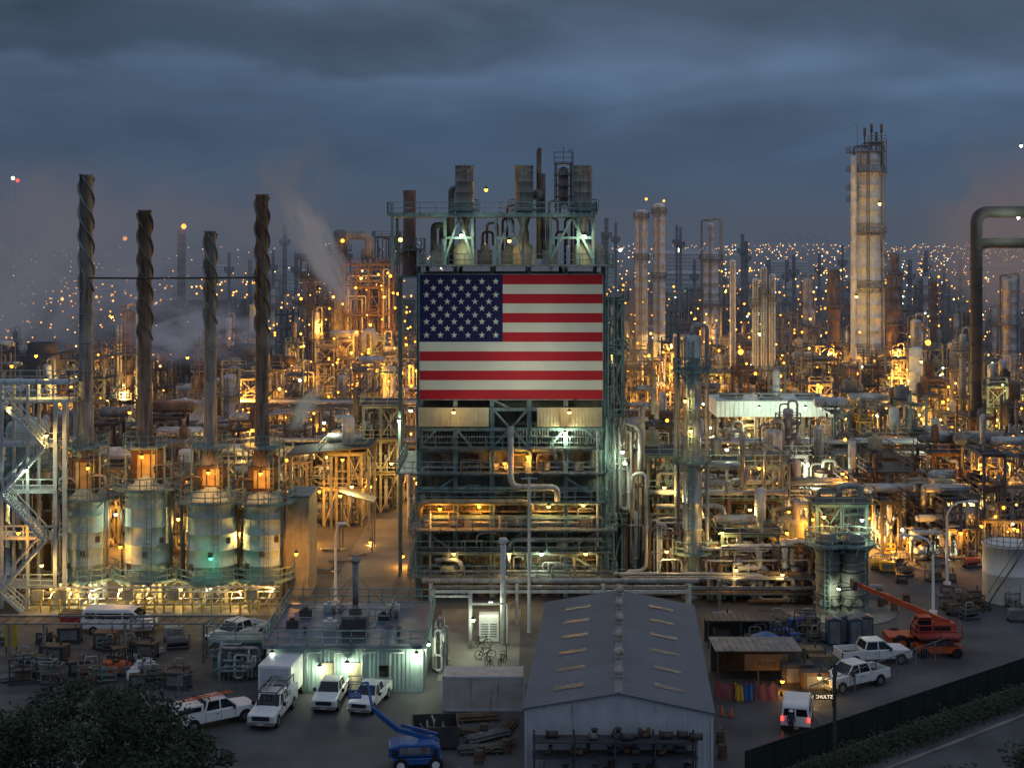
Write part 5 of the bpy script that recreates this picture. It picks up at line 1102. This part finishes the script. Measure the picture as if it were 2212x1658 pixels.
def text(s,size,m,parent,loc,name='lettering'):
    cu=bpy.data.curves.new(name,'FONT'); cu.body=s; cu.size=size; cu.extrude=.01; cu.align_x='CENTER'
    o=bpy.data.objects.new('tmp',cu); C.objects.link(o); bpy.context.view_layer.update(); me=bpy.data.meshes.new_from_object(o.evaluated_get(bpy.context.evaluated_depsgraph_get())); bpy.data.objects.remove(o)
    me.materials.clear(); me.materials.append(m); q=bpy.data.objects.new(name,me); C.objects.link(q); q.parent=parent; q.location=loc; q.rotation_euler=(PI/2,0,0); return q
t=T('shelter_banner','dark banner with dim brown lettering hung on the work shelter front','banner',(*at(1655,1479),0)); b=MB(); b.box(-1.6,1.6,-.03,.0,1.1,2.3); obj('board',b,mat('banner_brown',(.13,.08,.045),.7),t); text('Aera',.72,mat('banner_letter',(.05,.03,.02),.6),t,(0,-.045,1.4))
t=T('lit_company_sign','lit white SCHULTZ sign on a low stand beside the van','sign',(*at(1777,1526),0)); b=MB(); b.box(-.85,.85,0,.1,.5,.95); obj('board',b,RUST,t); text('SCHULTZ',.33,emi('sign_letters',(1,.82,.55),1.2),t,(0,-.03,.62)); 
for sx in(-.7,.7): b=MB(); b.tube((sx,.05,0),(sx,.05,.5),.04); obj('leg',b,DARK,t)
for i,(px,py,w,m,lb) in enumerate(((1585,1512,1.3,TARPP,'pink tarp screen left of the yard van'),(1598,1515,.35,YEL,'small yellow cloth hung on the pink tarp line'),(1616,1515,.4,TARPB,'blue cloth hung on the pink tarp line'),(1655,1514,.8,TARPP,'second pink tarp screen nearer the van'))):
    b=MB(); n=16; vs=[]
    for k in range(n+1):
        xx=-w+2*w*k/n
        for j,z in enumerate((.2+.12*math.sin(k*2.3),.8,1.35+.12*math.sin(k*1.1))): vs.append((xx+.05*math.sin(j*2+k),.05*math.sin(k*.9+j),z-.15*math.sin(PI*k/n)))
    fs=[(k*3+j,(k+1)*3+j,(k+1)*3+j+1,k*3+j+1) for k in range(n) for j in range(2)]; b.add(vs,fs,0,True); t=T('tarp_screen',lb,'tarp',(*at(px,py),0)); obj('sheet',b,m,t); b=MB(); b.tube((-w,.1,0),(-w,.1,1.6),.03); b.tube((w,.1,0),(w,.1,1.6),.03); b.tube((-w,.1,1.4),(w,.1,1.4),.02); obj('frame',b,DARK,t)
t=T('blue_parasol','blue pop-up parasol behind the work shelter','parasol',(*at(1655,1435),0)); b=MB(); b.lathe([(1.4,2.0),(.7,2.35),(.01,2.6)],8,sm=False); obj('canopy',b,TARPB,t); b=MB(); b.tube((0,0,0),(0,0,2.5),.03); obj('pole',b,STEEL,t)
tl=None
for i,(px,py) in enumerate(((1800,1390),(1822,1385),(1845,1390),(1868,1385))):
    if tl is None: 
        tl=T('portable_toilet','blue-grey portable toilet in the row beside the telehandler','toilet',(*at(px,py),0),'portable toilets'); b=MB(); b.box(-.55,.55,-.55,.55,.1,2.1); obj('cabin',b,mat('toilet_blue',(.04,.09,.15),.5),tl); b=MB(); b.box(-.4,.4,-.6,-.55,.2,1.95); obj('door',b,STEEL,tl); b=MB(); b.prism([(-.6,2.1),(.6,2.1),(0,2.3)],-.6,.6,'y'); obj('roof',b,STEEL,tl)
    else: dup(tl,(*at(px,py),0),.05)
for i,(px,py,m,s) in enumerate(((1700,1445,RUST,1.3),(1745,1442,WOOD,1.1),(1770,1450,WOOD,.9),(1720,1478,DARK,1.2),(1760,1490,RUST,1.0))): crate(*at(px,py),m,s,'boxy yard container %s beside the shelters'%('with rusty walls, left','of timber, middle','of timber, right','dark, nearer','rusty, nearest the sign')[i],None,name='yard_box')
cn=None
for px,py in ((1560,1545),(1580,1548),(1555,1590),(1690,1600),(1330,1310)): 
    if cn is None: cn=T('traffic_cone','orange traffic cone on the lower right yard','cone',(*at(px,py),0),'traffic cones'); b=MB(); b.lathe([(.17,.04),(.03,.7),(.01,.7)],12); obj('cone',b,ORANGE,cn); b=MB(); b.box(-.2,.2,-.2,.2,0,.04); obj('base',b,BLACK,cn)
    else: dup(cn,(*at(px,py),0))
br=None
for i in range(12):
    x,y=at(rg.uniform(1545,1570),rg.uniform(1600,1650)) if i<2 else at(rg.uniform(1010,1110),rg.uniform(1590,1650)) if i<6 else at(rg.uniform(1900,1960),rg.uniform(1300,1320))
    if br is None: br=T('steel_drum','upright steel drum barrel standing in the yard','barrel',(x,y,0),'barrels in the yard'); b=MB(); b.lathe([(.29,0),(.29,.28),(.3,.3),(.29,.32),(.29,.58),(.3,.6),(.29,.62),(.29,.88)],16); obj('shell',b,RUST,br); b=MB(); b.lathe([(.3,.88),(.28,.87),(.01,.87)],16); obj('lid',b,DARK,br)
    else: dup(br,(x,y,0))
def fence(p0,p1,h,label,m,solid=True,sp=2.5):
    a=Vector((*p0,0));c=Vector((*p1,0)); d=c-a; t=T('fence',label,'fence',a); n=max(1,int(d.length/sp)); u=d.normalized()
    for i in range(n+1): b=MB(); p=d*i/n; b.tube(p,p+Vector((0,0,h+.05)),.04); obj('post',b,m,t) if n<95 else None
    b=MB()
    if solid: b.quad((0,0,.05),(d.x,d.y,.05),(d.x,d.y,h),(0,0,h)); obj('screen_panel',b,m,t)
    else:
        k=int(d.length/.35)
        for i in range(k): p=d*i/k; b.tube(p+Vector((0,0,.05)),p+u*.3+Vector((0,0,h)),.008); b.tube(p+u*.3+Vector((0,0,.05)),p+Vector((0,0,h)),.008)
        obj('mesh_panel',b,m,t)
    b=MB(); b.tube((0,0,h),(d.x,d.y,h),.03); obj('top_rail',b,m,t); return t
fence(gp(2300,1445),gp(1610,1690),1.9,'dark green screened fence slanting across the lower right corner',GREEN)
fence(gp(1750,1530),gp(2060,1415),1.6,'open mesh fence behind the parked crew pickups',STEEL,False)
fence(gp(385,1515),gp(560,1480),1.8,'chain link fence beside the box trailer',STEEL,False)
t=T('utility_pole','tall thin wooden utility pole in the lower right','utility pole',(X(1803,84),84,0)); b=MB(); b.lathe([(.13,0),(.10,V(1435,84))],10); obj('pole',b,BARK,t); b=MB(); b.box(-.12,.12,-.2,.2,V(1435,84)-.6,V(1435,84)-.3); obj('lamp_bracket',b,DARK,t)

# ============================================================ TREES
def tree(x,y,h,cr,label,n=5200,seed=1):
    rg=random.Random(seed); t=T('broadleaf_tree',label,'tree',(x,y,0)); b=MB(); b.lathe([(.35,0),(.25,h*.3),(.15,h*.55)],10)
    for i in range(9):
        a=rg.uniform(0,2*PI); e=(cr*.65*math.cos(a),cr*.65*math.sin(a),h*rg.uniform(.55,.85)); b.tube((0,0,h*rg.uniform(.25,.5)),e,.1,5,.03)
    obj('trunk',b,BARK,t); l=MB(); cl=[]
    for i in range(75):
        a=rg.uniform(0,2*PI); u=rg.uniform(-.6,1); rr=cr*math.sqrt(max(0,1-u*u*.8))*rg.uniform(.45,1.05); cl.append((rr*math.cos(a),rr*math.sin(a),h*.66+u*h*.30,rg.uniform(.5,1.15)*cr*.22,rg.random()))
    for i in range(n):
        c=rg.choice(cl); d=Vector((rg.gauss(0,1),rg.gauss(0,1),rg.gauss(0,.8))).normalized()*c[3]*rg.uniform(.5,1.1); p=Vector(c[:3])+d; s=rg.uniform(.08,.17)
        u=Vector((rg.gauss(0,1),rg.gauss(0,1),rg.gauss(0,.6))).normalized(); w=u.orthogonal().normalized()
        l.add([p-u*s,p-w*s*.5,p+u*s,p+w*s*.5],[(0,1,2,3)],1 if (c[4]>.7 and rg.random()<.6) else 0)
    obj('crown',l,[LEAF,LEAF2],t)
tree(-21.8,71,9.8,4.8,'large dark round-topped tree in the lower left corner',n=16000,seed=1)
tree(-27.0,69,9.4,4.4,'dark tree at the left edge of the lower left corner',n=11000,seed=2)
tree(-17.2,69,8.2,3.2,'smaller dark tree at the right of the lower left clump',n=9000,seed=3)
tree(27.5,68,8.3,3.6,'dark tree in the lower right corner',n=9000,seed=4)
tree(22.5,66,7.3,3.0,'smaller dark tree left of the lower right corner tree',n=7000,seed=5)
b=MB(); rg=random.Random(8); A=Vector((*gp(2300,1470),0)); B=Vector((*gp(1700,1690),0))
for i in range(15000):
    u=rg.random(); k=.55+.45*math.sin(u*37)*math.sin(u*91); p=A.lerp(B,u)+Vector((rg.uniform(-.8,1.3),rg.uniform(-1.4,.4),rg.uniform(0,.4+.9*k))); s=rg.uniform(.06,.14); q=Vector((rg.gauss(0,1),rg.gauss(0,1),rg.gauss(0,1))).normalized(); w=q.orthogonal().normalized(); b.add([p-q*s,p-w*s*.5,p+q*s,p+w*s*.5],[(0,1,2,3)],0 if rg.random()<.85 else 1)
tag(obj('hedge_growth',b,[LEAF,LEAF2]),'dark scrubby growth along the fence beside the path','shrubs',None,'stuff')

# ============================================================ NEAR LAMPS
NL=[
(1035,1093,127.2,'o',260),(1185,1093,127.2,'y',180),(1170,1195,127,'w',190),(1220,935,127.2,'w',300),(997,508,128,'w',200),(1262,510,128,'w',200),(1140,985,127.2,'o',280),
(1345,975,127,'w',400),(862,908,135,'w',500),(887,886,150,'w',400),(700,912,165,'w',700),(1090,1000,127.3,'o',120),(950,1098,127.2,'o',260),(1100,1195,127,'y',130),(1265,1195,127,'y',100),(1260,1090,127.2,'y',100),(1050,410,133,'o',160),(1100,520,129,'y',60),
(1140,1050,126.5,'y',70),(980,890,125.8,'y',60),(1230,890,125.8,'y',60),(980,1195,127,'y',70),  # the pair by the cladding panels is added to brighten them
(306,985,124.2,'o',280),(450,1020,124.2,'o',280),(563,1022,124.2,'o',260),(190,1010,124.2,'o',110),(455,1205,122.8,'g',80),
(110,1268,124.2,'y',380),(150,1268,124.2,'y',420),(200,1275,124.2,'w',240),(260,1272,124.2,'y',300),(320,1268,124.2,'y',460),(390,1272,124.2,'y',300),(455,1268,124.2,'w',340),(520,1275,124.2,'y',360),(590,1268,124.2,'y',430),(260,1180,125,'o',180),(385,1120,126,'y',150),(516,1150,126,'y',140),(640,1195,124.5,'o',420),(250,1110,126,'w',80),
(100,820,126,'y',300),(25,790,150,'o',400),(78,768,170,'o',400),(57,1015,122.5,'w',260),(100,940,122.5,'y',200),(40,1150,122.5,'o',260),(20,1090,130,'y',300),(90,1220,122.5,'y',260),(20,880,122.5,'y',160),
(545,928,128,'o',260),(740,992,156,'o',700),(760,1050,147,'y',500),(800,1050,160,'o',700),(735,1070,150,'y',500),(845,1000,165,'y',600),(690,1060,158,'o',600),(800,1170,150,'o',700),(720,1230,138,'o',420),(870,1200,140,'o',350),(405,772,180,'o',700),(242,684,220,'o',1100),(280,890,150,'o',500),
(750,1432,100.3,'w',130),(900,1412,100.3,'w',150),(588,1410,100.3,'w',120),(690,1440,100.4,'w',70),(925,1390,104,'w',120),(1022,1338,110,'w',260),(1060,1300,113,'w',120),(1100,1255,126,'y',90),
(1480,865,126,'y',180),(1492,930,125.8,'y',170),(1350,1000,127,'w',150),(1780,1115,124,'y',200),(1862,1122,124,'w',180),(1812,1270,120.6,'w',150),(1755,1120,131,'o',320),(1620,1100,131,'y',280),(1435,1052,131,'y',280),(1560,1150,127,'y',220),(1570,970,133,'w',240),(1700,1150,128,'o',450),(1690,1240,124,'y',170),(1590,1230,124,'y',150),(1440,1190,126,'y',180),(1640,1010,133,'o',320),
(1820,1022,150,'o',620),(1930,915,180,'o',900),(2118,1002,150,'o',620),(2030,945,170,'w',450),(2075,1150,142,'o',360),(1985,1190,150,'o',260),(2120,1135,145,'o',400),(2190,1140,145,'o',260),(1955,1160,145,'w',180),(2200,470,186,'w',700),(2206,315,188,'w',500),(2120,1080,160,'o',520),(2180,1000,150,'o',400),
(1390,800,290,'o',9000),(1432,790,290,'o',9000),(1450,740,290,'y',5000),(1880,860,255,'o',5000),(1850,640,250,'y',2500),(1900,440,250,'y',2000),(1978,900,199,'y',1500),(1990,780,198,'y',500),(1536,740,320,'o',7000),(1650,850,232,'o',4000),(1640,720,230,'y',2000),(1795,760,290,'o',8000),(1935,760,288,'o',8000),(1640,880,181,'w',900),(1740,880,181,'w',900),(720,640,290,'o',2600),(780,600,288,'o',2600),(830,640,288,'o',2600),(800,700,288,'o',2600),(690,700,293,'o',2600),(760,760,285,'o',4000),(700,780,285,'o',4000),  # base lamps of the twin and tallest columns are added to brighten them
(1770,1462,100,'y',60),(1690,1470,101,'o',60),(1740,1500,98,'y',60),
]
for px,py,Z,c,p in NL: lamp(X(px,Z),Z,V(py,Z),c,p*(.85 if Z<140 else .95),r=.10+Z*.0006*(1 if Z<250 else 1.3))
farlamp(X(28,500),500,V(385,500),'w',.7,keep=True); farlamp(X(38,500),500,V(390,500),'r',.7,keep=True)
t=T('radio_mast','distant thin lattice mast with aviation lights at upper left','mast',(X(33,502),502,0)); b=MB(); b.tube((0,0,0),(0,0,V(380,502)),.1,4); obj('mast_pole',b,HAZE,t)
for px,py,Z,c,r in ((1396,430,299,'o',.28),(1434,434,299,'o',.24),(397,489,418,'o',.8),(270,515,480,'o',.8),(740,520,296,'o',.4),(865,518,132,'y',.2),(1335,660,140,'o',.3),(1600,760,250,'o',.5),(2005,740,200,'o',.4),(1465,540,500,'w',.8),(1340,540,800,'w',1)): farlamp(X(px,Z),Z,V(py,Z),c,r,keep=True)
rl=random.Random(12)
for k in range(110):
    px=rl.choice([rl.uniform(640,880),rl.uniform(1340,2200),rl.uniform(1340,2200)]); Z=rl.uniform(270,296) if px<900 else rl.uniform(250,420); farlamp(X(px,Z),Z,V(rl.uniform(580,800),Z),rl.choice('oooy'),rl.uniform(.12,.32))
for k in range(110):
    px=rl.uniform(60,560); Z=rl.uniform(420,900); farlamp(X(px,Z),Z,rl.uniform(3,16),rl.choice('oooy'),rl.uniform(.25,.6))
build_far()

# ============================================================ STEAM AND HAZE
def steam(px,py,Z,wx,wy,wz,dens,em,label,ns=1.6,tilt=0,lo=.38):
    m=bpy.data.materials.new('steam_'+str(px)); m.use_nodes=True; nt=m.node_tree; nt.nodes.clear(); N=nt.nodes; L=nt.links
    out=N.new('ShaderNodeOutputMaterial'); ab=N.new('ShaderNodeVolumeAbsorption'); ab.inputs['Color'].default_value=(0,0,0,1); eS=N.new('ShaderNodeEmission'); eS.inputs['Color'].default_value=(*em,1); aS=N.new('ShaderNodeAddShader'); L.new(ab.outputs[0],aS.inputs[0]); L.new(eS.outputs[0],aS.inputs[1]); L.new(aS.outputs[0],out.inputs['Volume'])  # steam glows by its own emission, standing in for light scattered inside it
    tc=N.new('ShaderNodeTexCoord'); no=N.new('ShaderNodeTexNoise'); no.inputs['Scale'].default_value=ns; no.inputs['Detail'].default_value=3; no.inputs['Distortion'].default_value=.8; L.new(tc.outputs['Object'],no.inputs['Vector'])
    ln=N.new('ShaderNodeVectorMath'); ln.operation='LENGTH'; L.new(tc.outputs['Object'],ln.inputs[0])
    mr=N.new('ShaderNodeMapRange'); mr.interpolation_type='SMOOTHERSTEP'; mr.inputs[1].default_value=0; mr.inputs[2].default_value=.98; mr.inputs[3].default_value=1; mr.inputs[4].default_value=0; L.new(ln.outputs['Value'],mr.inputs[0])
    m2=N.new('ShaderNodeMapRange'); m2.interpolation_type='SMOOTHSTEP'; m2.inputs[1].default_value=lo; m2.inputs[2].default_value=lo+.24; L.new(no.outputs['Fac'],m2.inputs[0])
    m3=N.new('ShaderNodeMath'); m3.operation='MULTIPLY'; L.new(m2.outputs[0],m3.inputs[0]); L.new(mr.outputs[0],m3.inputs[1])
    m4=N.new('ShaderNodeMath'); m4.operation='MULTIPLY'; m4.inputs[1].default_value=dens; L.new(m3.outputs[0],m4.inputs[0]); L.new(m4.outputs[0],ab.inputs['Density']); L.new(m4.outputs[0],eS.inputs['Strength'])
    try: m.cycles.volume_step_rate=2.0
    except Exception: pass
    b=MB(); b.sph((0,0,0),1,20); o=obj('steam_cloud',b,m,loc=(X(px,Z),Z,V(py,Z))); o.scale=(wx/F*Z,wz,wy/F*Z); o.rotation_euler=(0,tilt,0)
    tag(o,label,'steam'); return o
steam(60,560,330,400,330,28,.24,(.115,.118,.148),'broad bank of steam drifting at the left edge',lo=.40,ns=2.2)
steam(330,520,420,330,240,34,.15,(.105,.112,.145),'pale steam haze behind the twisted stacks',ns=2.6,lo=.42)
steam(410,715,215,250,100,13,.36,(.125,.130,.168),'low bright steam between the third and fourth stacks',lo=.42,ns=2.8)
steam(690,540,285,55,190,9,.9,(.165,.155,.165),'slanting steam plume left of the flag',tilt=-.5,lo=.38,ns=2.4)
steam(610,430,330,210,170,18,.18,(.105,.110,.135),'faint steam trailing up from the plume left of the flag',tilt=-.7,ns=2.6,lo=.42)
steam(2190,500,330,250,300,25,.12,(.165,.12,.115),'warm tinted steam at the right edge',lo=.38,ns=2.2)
steam(1372,720,200,60,190,9,.22,(.20,.11,.045),'steam with its own orange glow beside the flag structure',ns=2.2,lo=.42)
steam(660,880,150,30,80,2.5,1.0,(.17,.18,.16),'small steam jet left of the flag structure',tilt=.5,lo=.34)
def hazebox(x0,x1,y0,y1,z0,z1,sig,col,name='haze'):
    m=bpy.data.materials.new('haze_emission'); m.use_nodes=True; nt=m.node_tree; nt.nodes.clear(); N=nt.nodes; L=nt.links
    out=N.new('ShaderNodeOutputMaterial'); ab=N.new('ShaderNodeVolumeAbsorption'); ab.inputs['Color'].default_value=(0,0,0,1); ab.inputs['Density'].default_value=sig
    em=N.new('ShaderNodeEmission'); em.inputs['Color'].default_value=(*col,1); em.inputs['Strength'].default_value=sig; ad=N.new('ShaderNodeAddShader'); L.new(ab.outputs[0],ad.inputs[0]); L.new(em.outputs[0],ad.inputs[1]); L.new(ad.outputs[0],out.inputs['Volume'])  # haze brightness is built-in emission, no light is scattered in the box
    b=MB(); b.box(x0,x1,y0,y1,z0,z1); tag(obj(name,b,m),None,None,None,'structure')
hazebox(-1500,1500,155,1600,.02,62,.0010,(.080,.092,.122))
hazebox(-6000,6000,1610,9000,.02,130,.00022,(.068,.105,.165))

# ============================================================ WORLD, SUN, CAMERA
w=bpy.data.worlds.new('World'); sc.world=w; w.use_nodes=True; nt=w.node_tree; N=nt.nodes; L=nt.links
bg=N['Background']; tc=N.new('ShaderNodeTexCoord')
sep=N.new('ShaderNodeSeparateXYZ'); L.new(tc.outputs['Generated'],sep.inputs[0])
def cloud(scl,loc,s,det,lo,hi,a,b_,dist=.3):
    mp=N.new('ShaderNodeMapping'); mp.inputs['Scale'].default_value=scl; mp.inputs['Location'].default_value=loc; L.new(tc.outputs['Generated'],mp.inputs[0])
    no=N.new('ShaderNodeTexNoise'); no.inputs['Scale'].default_value=s; no.inputs['Detail'].default_value=det; no.inputs['Roughness'].default_value=.5; no.inputs['Distortion'].default_value=dist; L.new(mp.outputs[0],no.inputs['Vector'])
    r2=N.new('ShaderNodeMapRange'); r2.interpolation_type='SMOOTHSTEP'; r2.inputs[1].default_value=lo; r2.inputs[2].default_value=hi; r2.inputs[3].default_value=a; r2.inputs[4].default_value=b_; L.new(no.outputs['Fac'],r2.inputs[0]); return r2
def M(op,a,b=None):
    n=N.new('ShaderNodeMath'); n.operation=op
    for i,v in enumerate((a,b)):
        if v is None: continue
        if isinstance(v,(int,float)): n.inputs[i].default_value=v
        else: L.new(v,n.inputs[i])
    return n.outputs[0]
def SS(v,lo,hi,a=0,b_=1):
    r=N.new('ShaderNodeMapRange'); r.interpolation_type='SMOOTHSTEP'; r.inputs[1].default_value=lo; r.inputs[2].default_value=hi; r.inputs[3].default_value=a; r.inputs[4].default_value=b_; L.new(v,r.inputs[0]); return r.outputs[0]
wob=cloud((3,3,8),(.3,.1,.2),2.2,5,.2,.8,-.016,.016,.2).outputs[0]
zz_=M('ADD',sep.outputs['Z'],wob); xx_=M('ADD',sep.outputs['X'],M('MULTIPLY',wob,6))
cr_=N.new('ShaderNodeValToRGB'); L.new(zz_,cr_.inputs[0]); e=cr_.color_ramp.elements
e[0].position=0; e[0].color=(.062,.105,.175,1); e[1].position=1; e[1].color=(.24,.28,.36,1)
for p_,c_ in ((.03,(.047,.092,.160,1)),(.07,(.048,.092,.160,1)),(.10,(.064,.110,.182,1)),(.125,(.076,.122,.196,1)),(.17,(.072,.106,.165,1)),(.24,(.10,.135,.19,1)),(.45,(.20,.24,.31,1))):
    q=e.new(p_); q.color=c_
c1=cloud((1.5,1.5,6.5),(.9,.2,.15),1.9,5,.36,.64,.88,1.15,.5).outputs[0]; c2=cloud((4,4,12),(.1,.6,.9),2.2,6,.3,.7,.91,1.09).outputs[0]
bank=M('MULTIPLY',M('MULTIPLY',SS(zz_,.112,.130),SS(zz_,.150,.185,1,0)),SS(xx_,-.08,.10,1,0))
bank=M('SUBTRACT',1.0,M('MULTIPLY',bank,.38))
band=M('MULTIPLY',M('MULTIPLY',SS(zz_,.085,.108),SS(zz_,.112,.150,1,0)),SS(xx_,-.12,.05)); band=M('ADD',1.0,M('MULTIPLY',band,.22))
mu=M('MULTIPLY',M('MULTIPLY',c1,c2),M('MULTIPLY',bank,band))
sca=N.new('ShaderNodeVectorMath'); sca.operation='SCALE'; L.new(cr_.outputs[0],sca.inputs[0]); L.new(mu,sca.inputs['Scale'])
sky=N.new('ShaderNodeTexSky'); sky.sky_type='NISHITA'; sky.sun_disc=False; sky.sun_elevation=math.radians(1); sky.sun_rotation=math.radians(200)
s2=N.new('ShaderNodeVectorMath'); s2.operation='SCALE'; s2.inputs['Scale'].default_value=.001; L.new(sky.outputs[0],s2.inputs[0])
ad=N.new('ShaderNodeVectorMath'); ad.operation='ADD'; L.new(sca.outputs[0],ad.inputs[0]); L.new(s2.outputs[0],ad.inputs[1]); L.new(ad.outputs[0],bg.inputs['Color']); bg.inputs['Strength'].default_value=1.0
sl=bpy.data.lights.new('Sun','SUN'); sl.energy=.12; sl.angle=math.radians(40); sl.color=(.75,.88,1); so=bpy.data.objects.new('Sun',sl); C.objects.link(so); so.rotation_euler=(math.radians(45),0,math.radians(25)); so.location=(0,0,100)
cam=bpy.data.cameras.new('Camera'); co=bpy.data.objects.new('Camera',cam); C.objects.link(co); co.location=(0,0,CH); co.rotation_euler=(PI/2,0,0)
cam.sensor_width=36; cam.lens=F/2212*36; cam.shift_y=-304/2212; cam.clip_end=40000; cam.clip_start=.5
sc.camera=co
print('objects',len(bpy.data.objects))
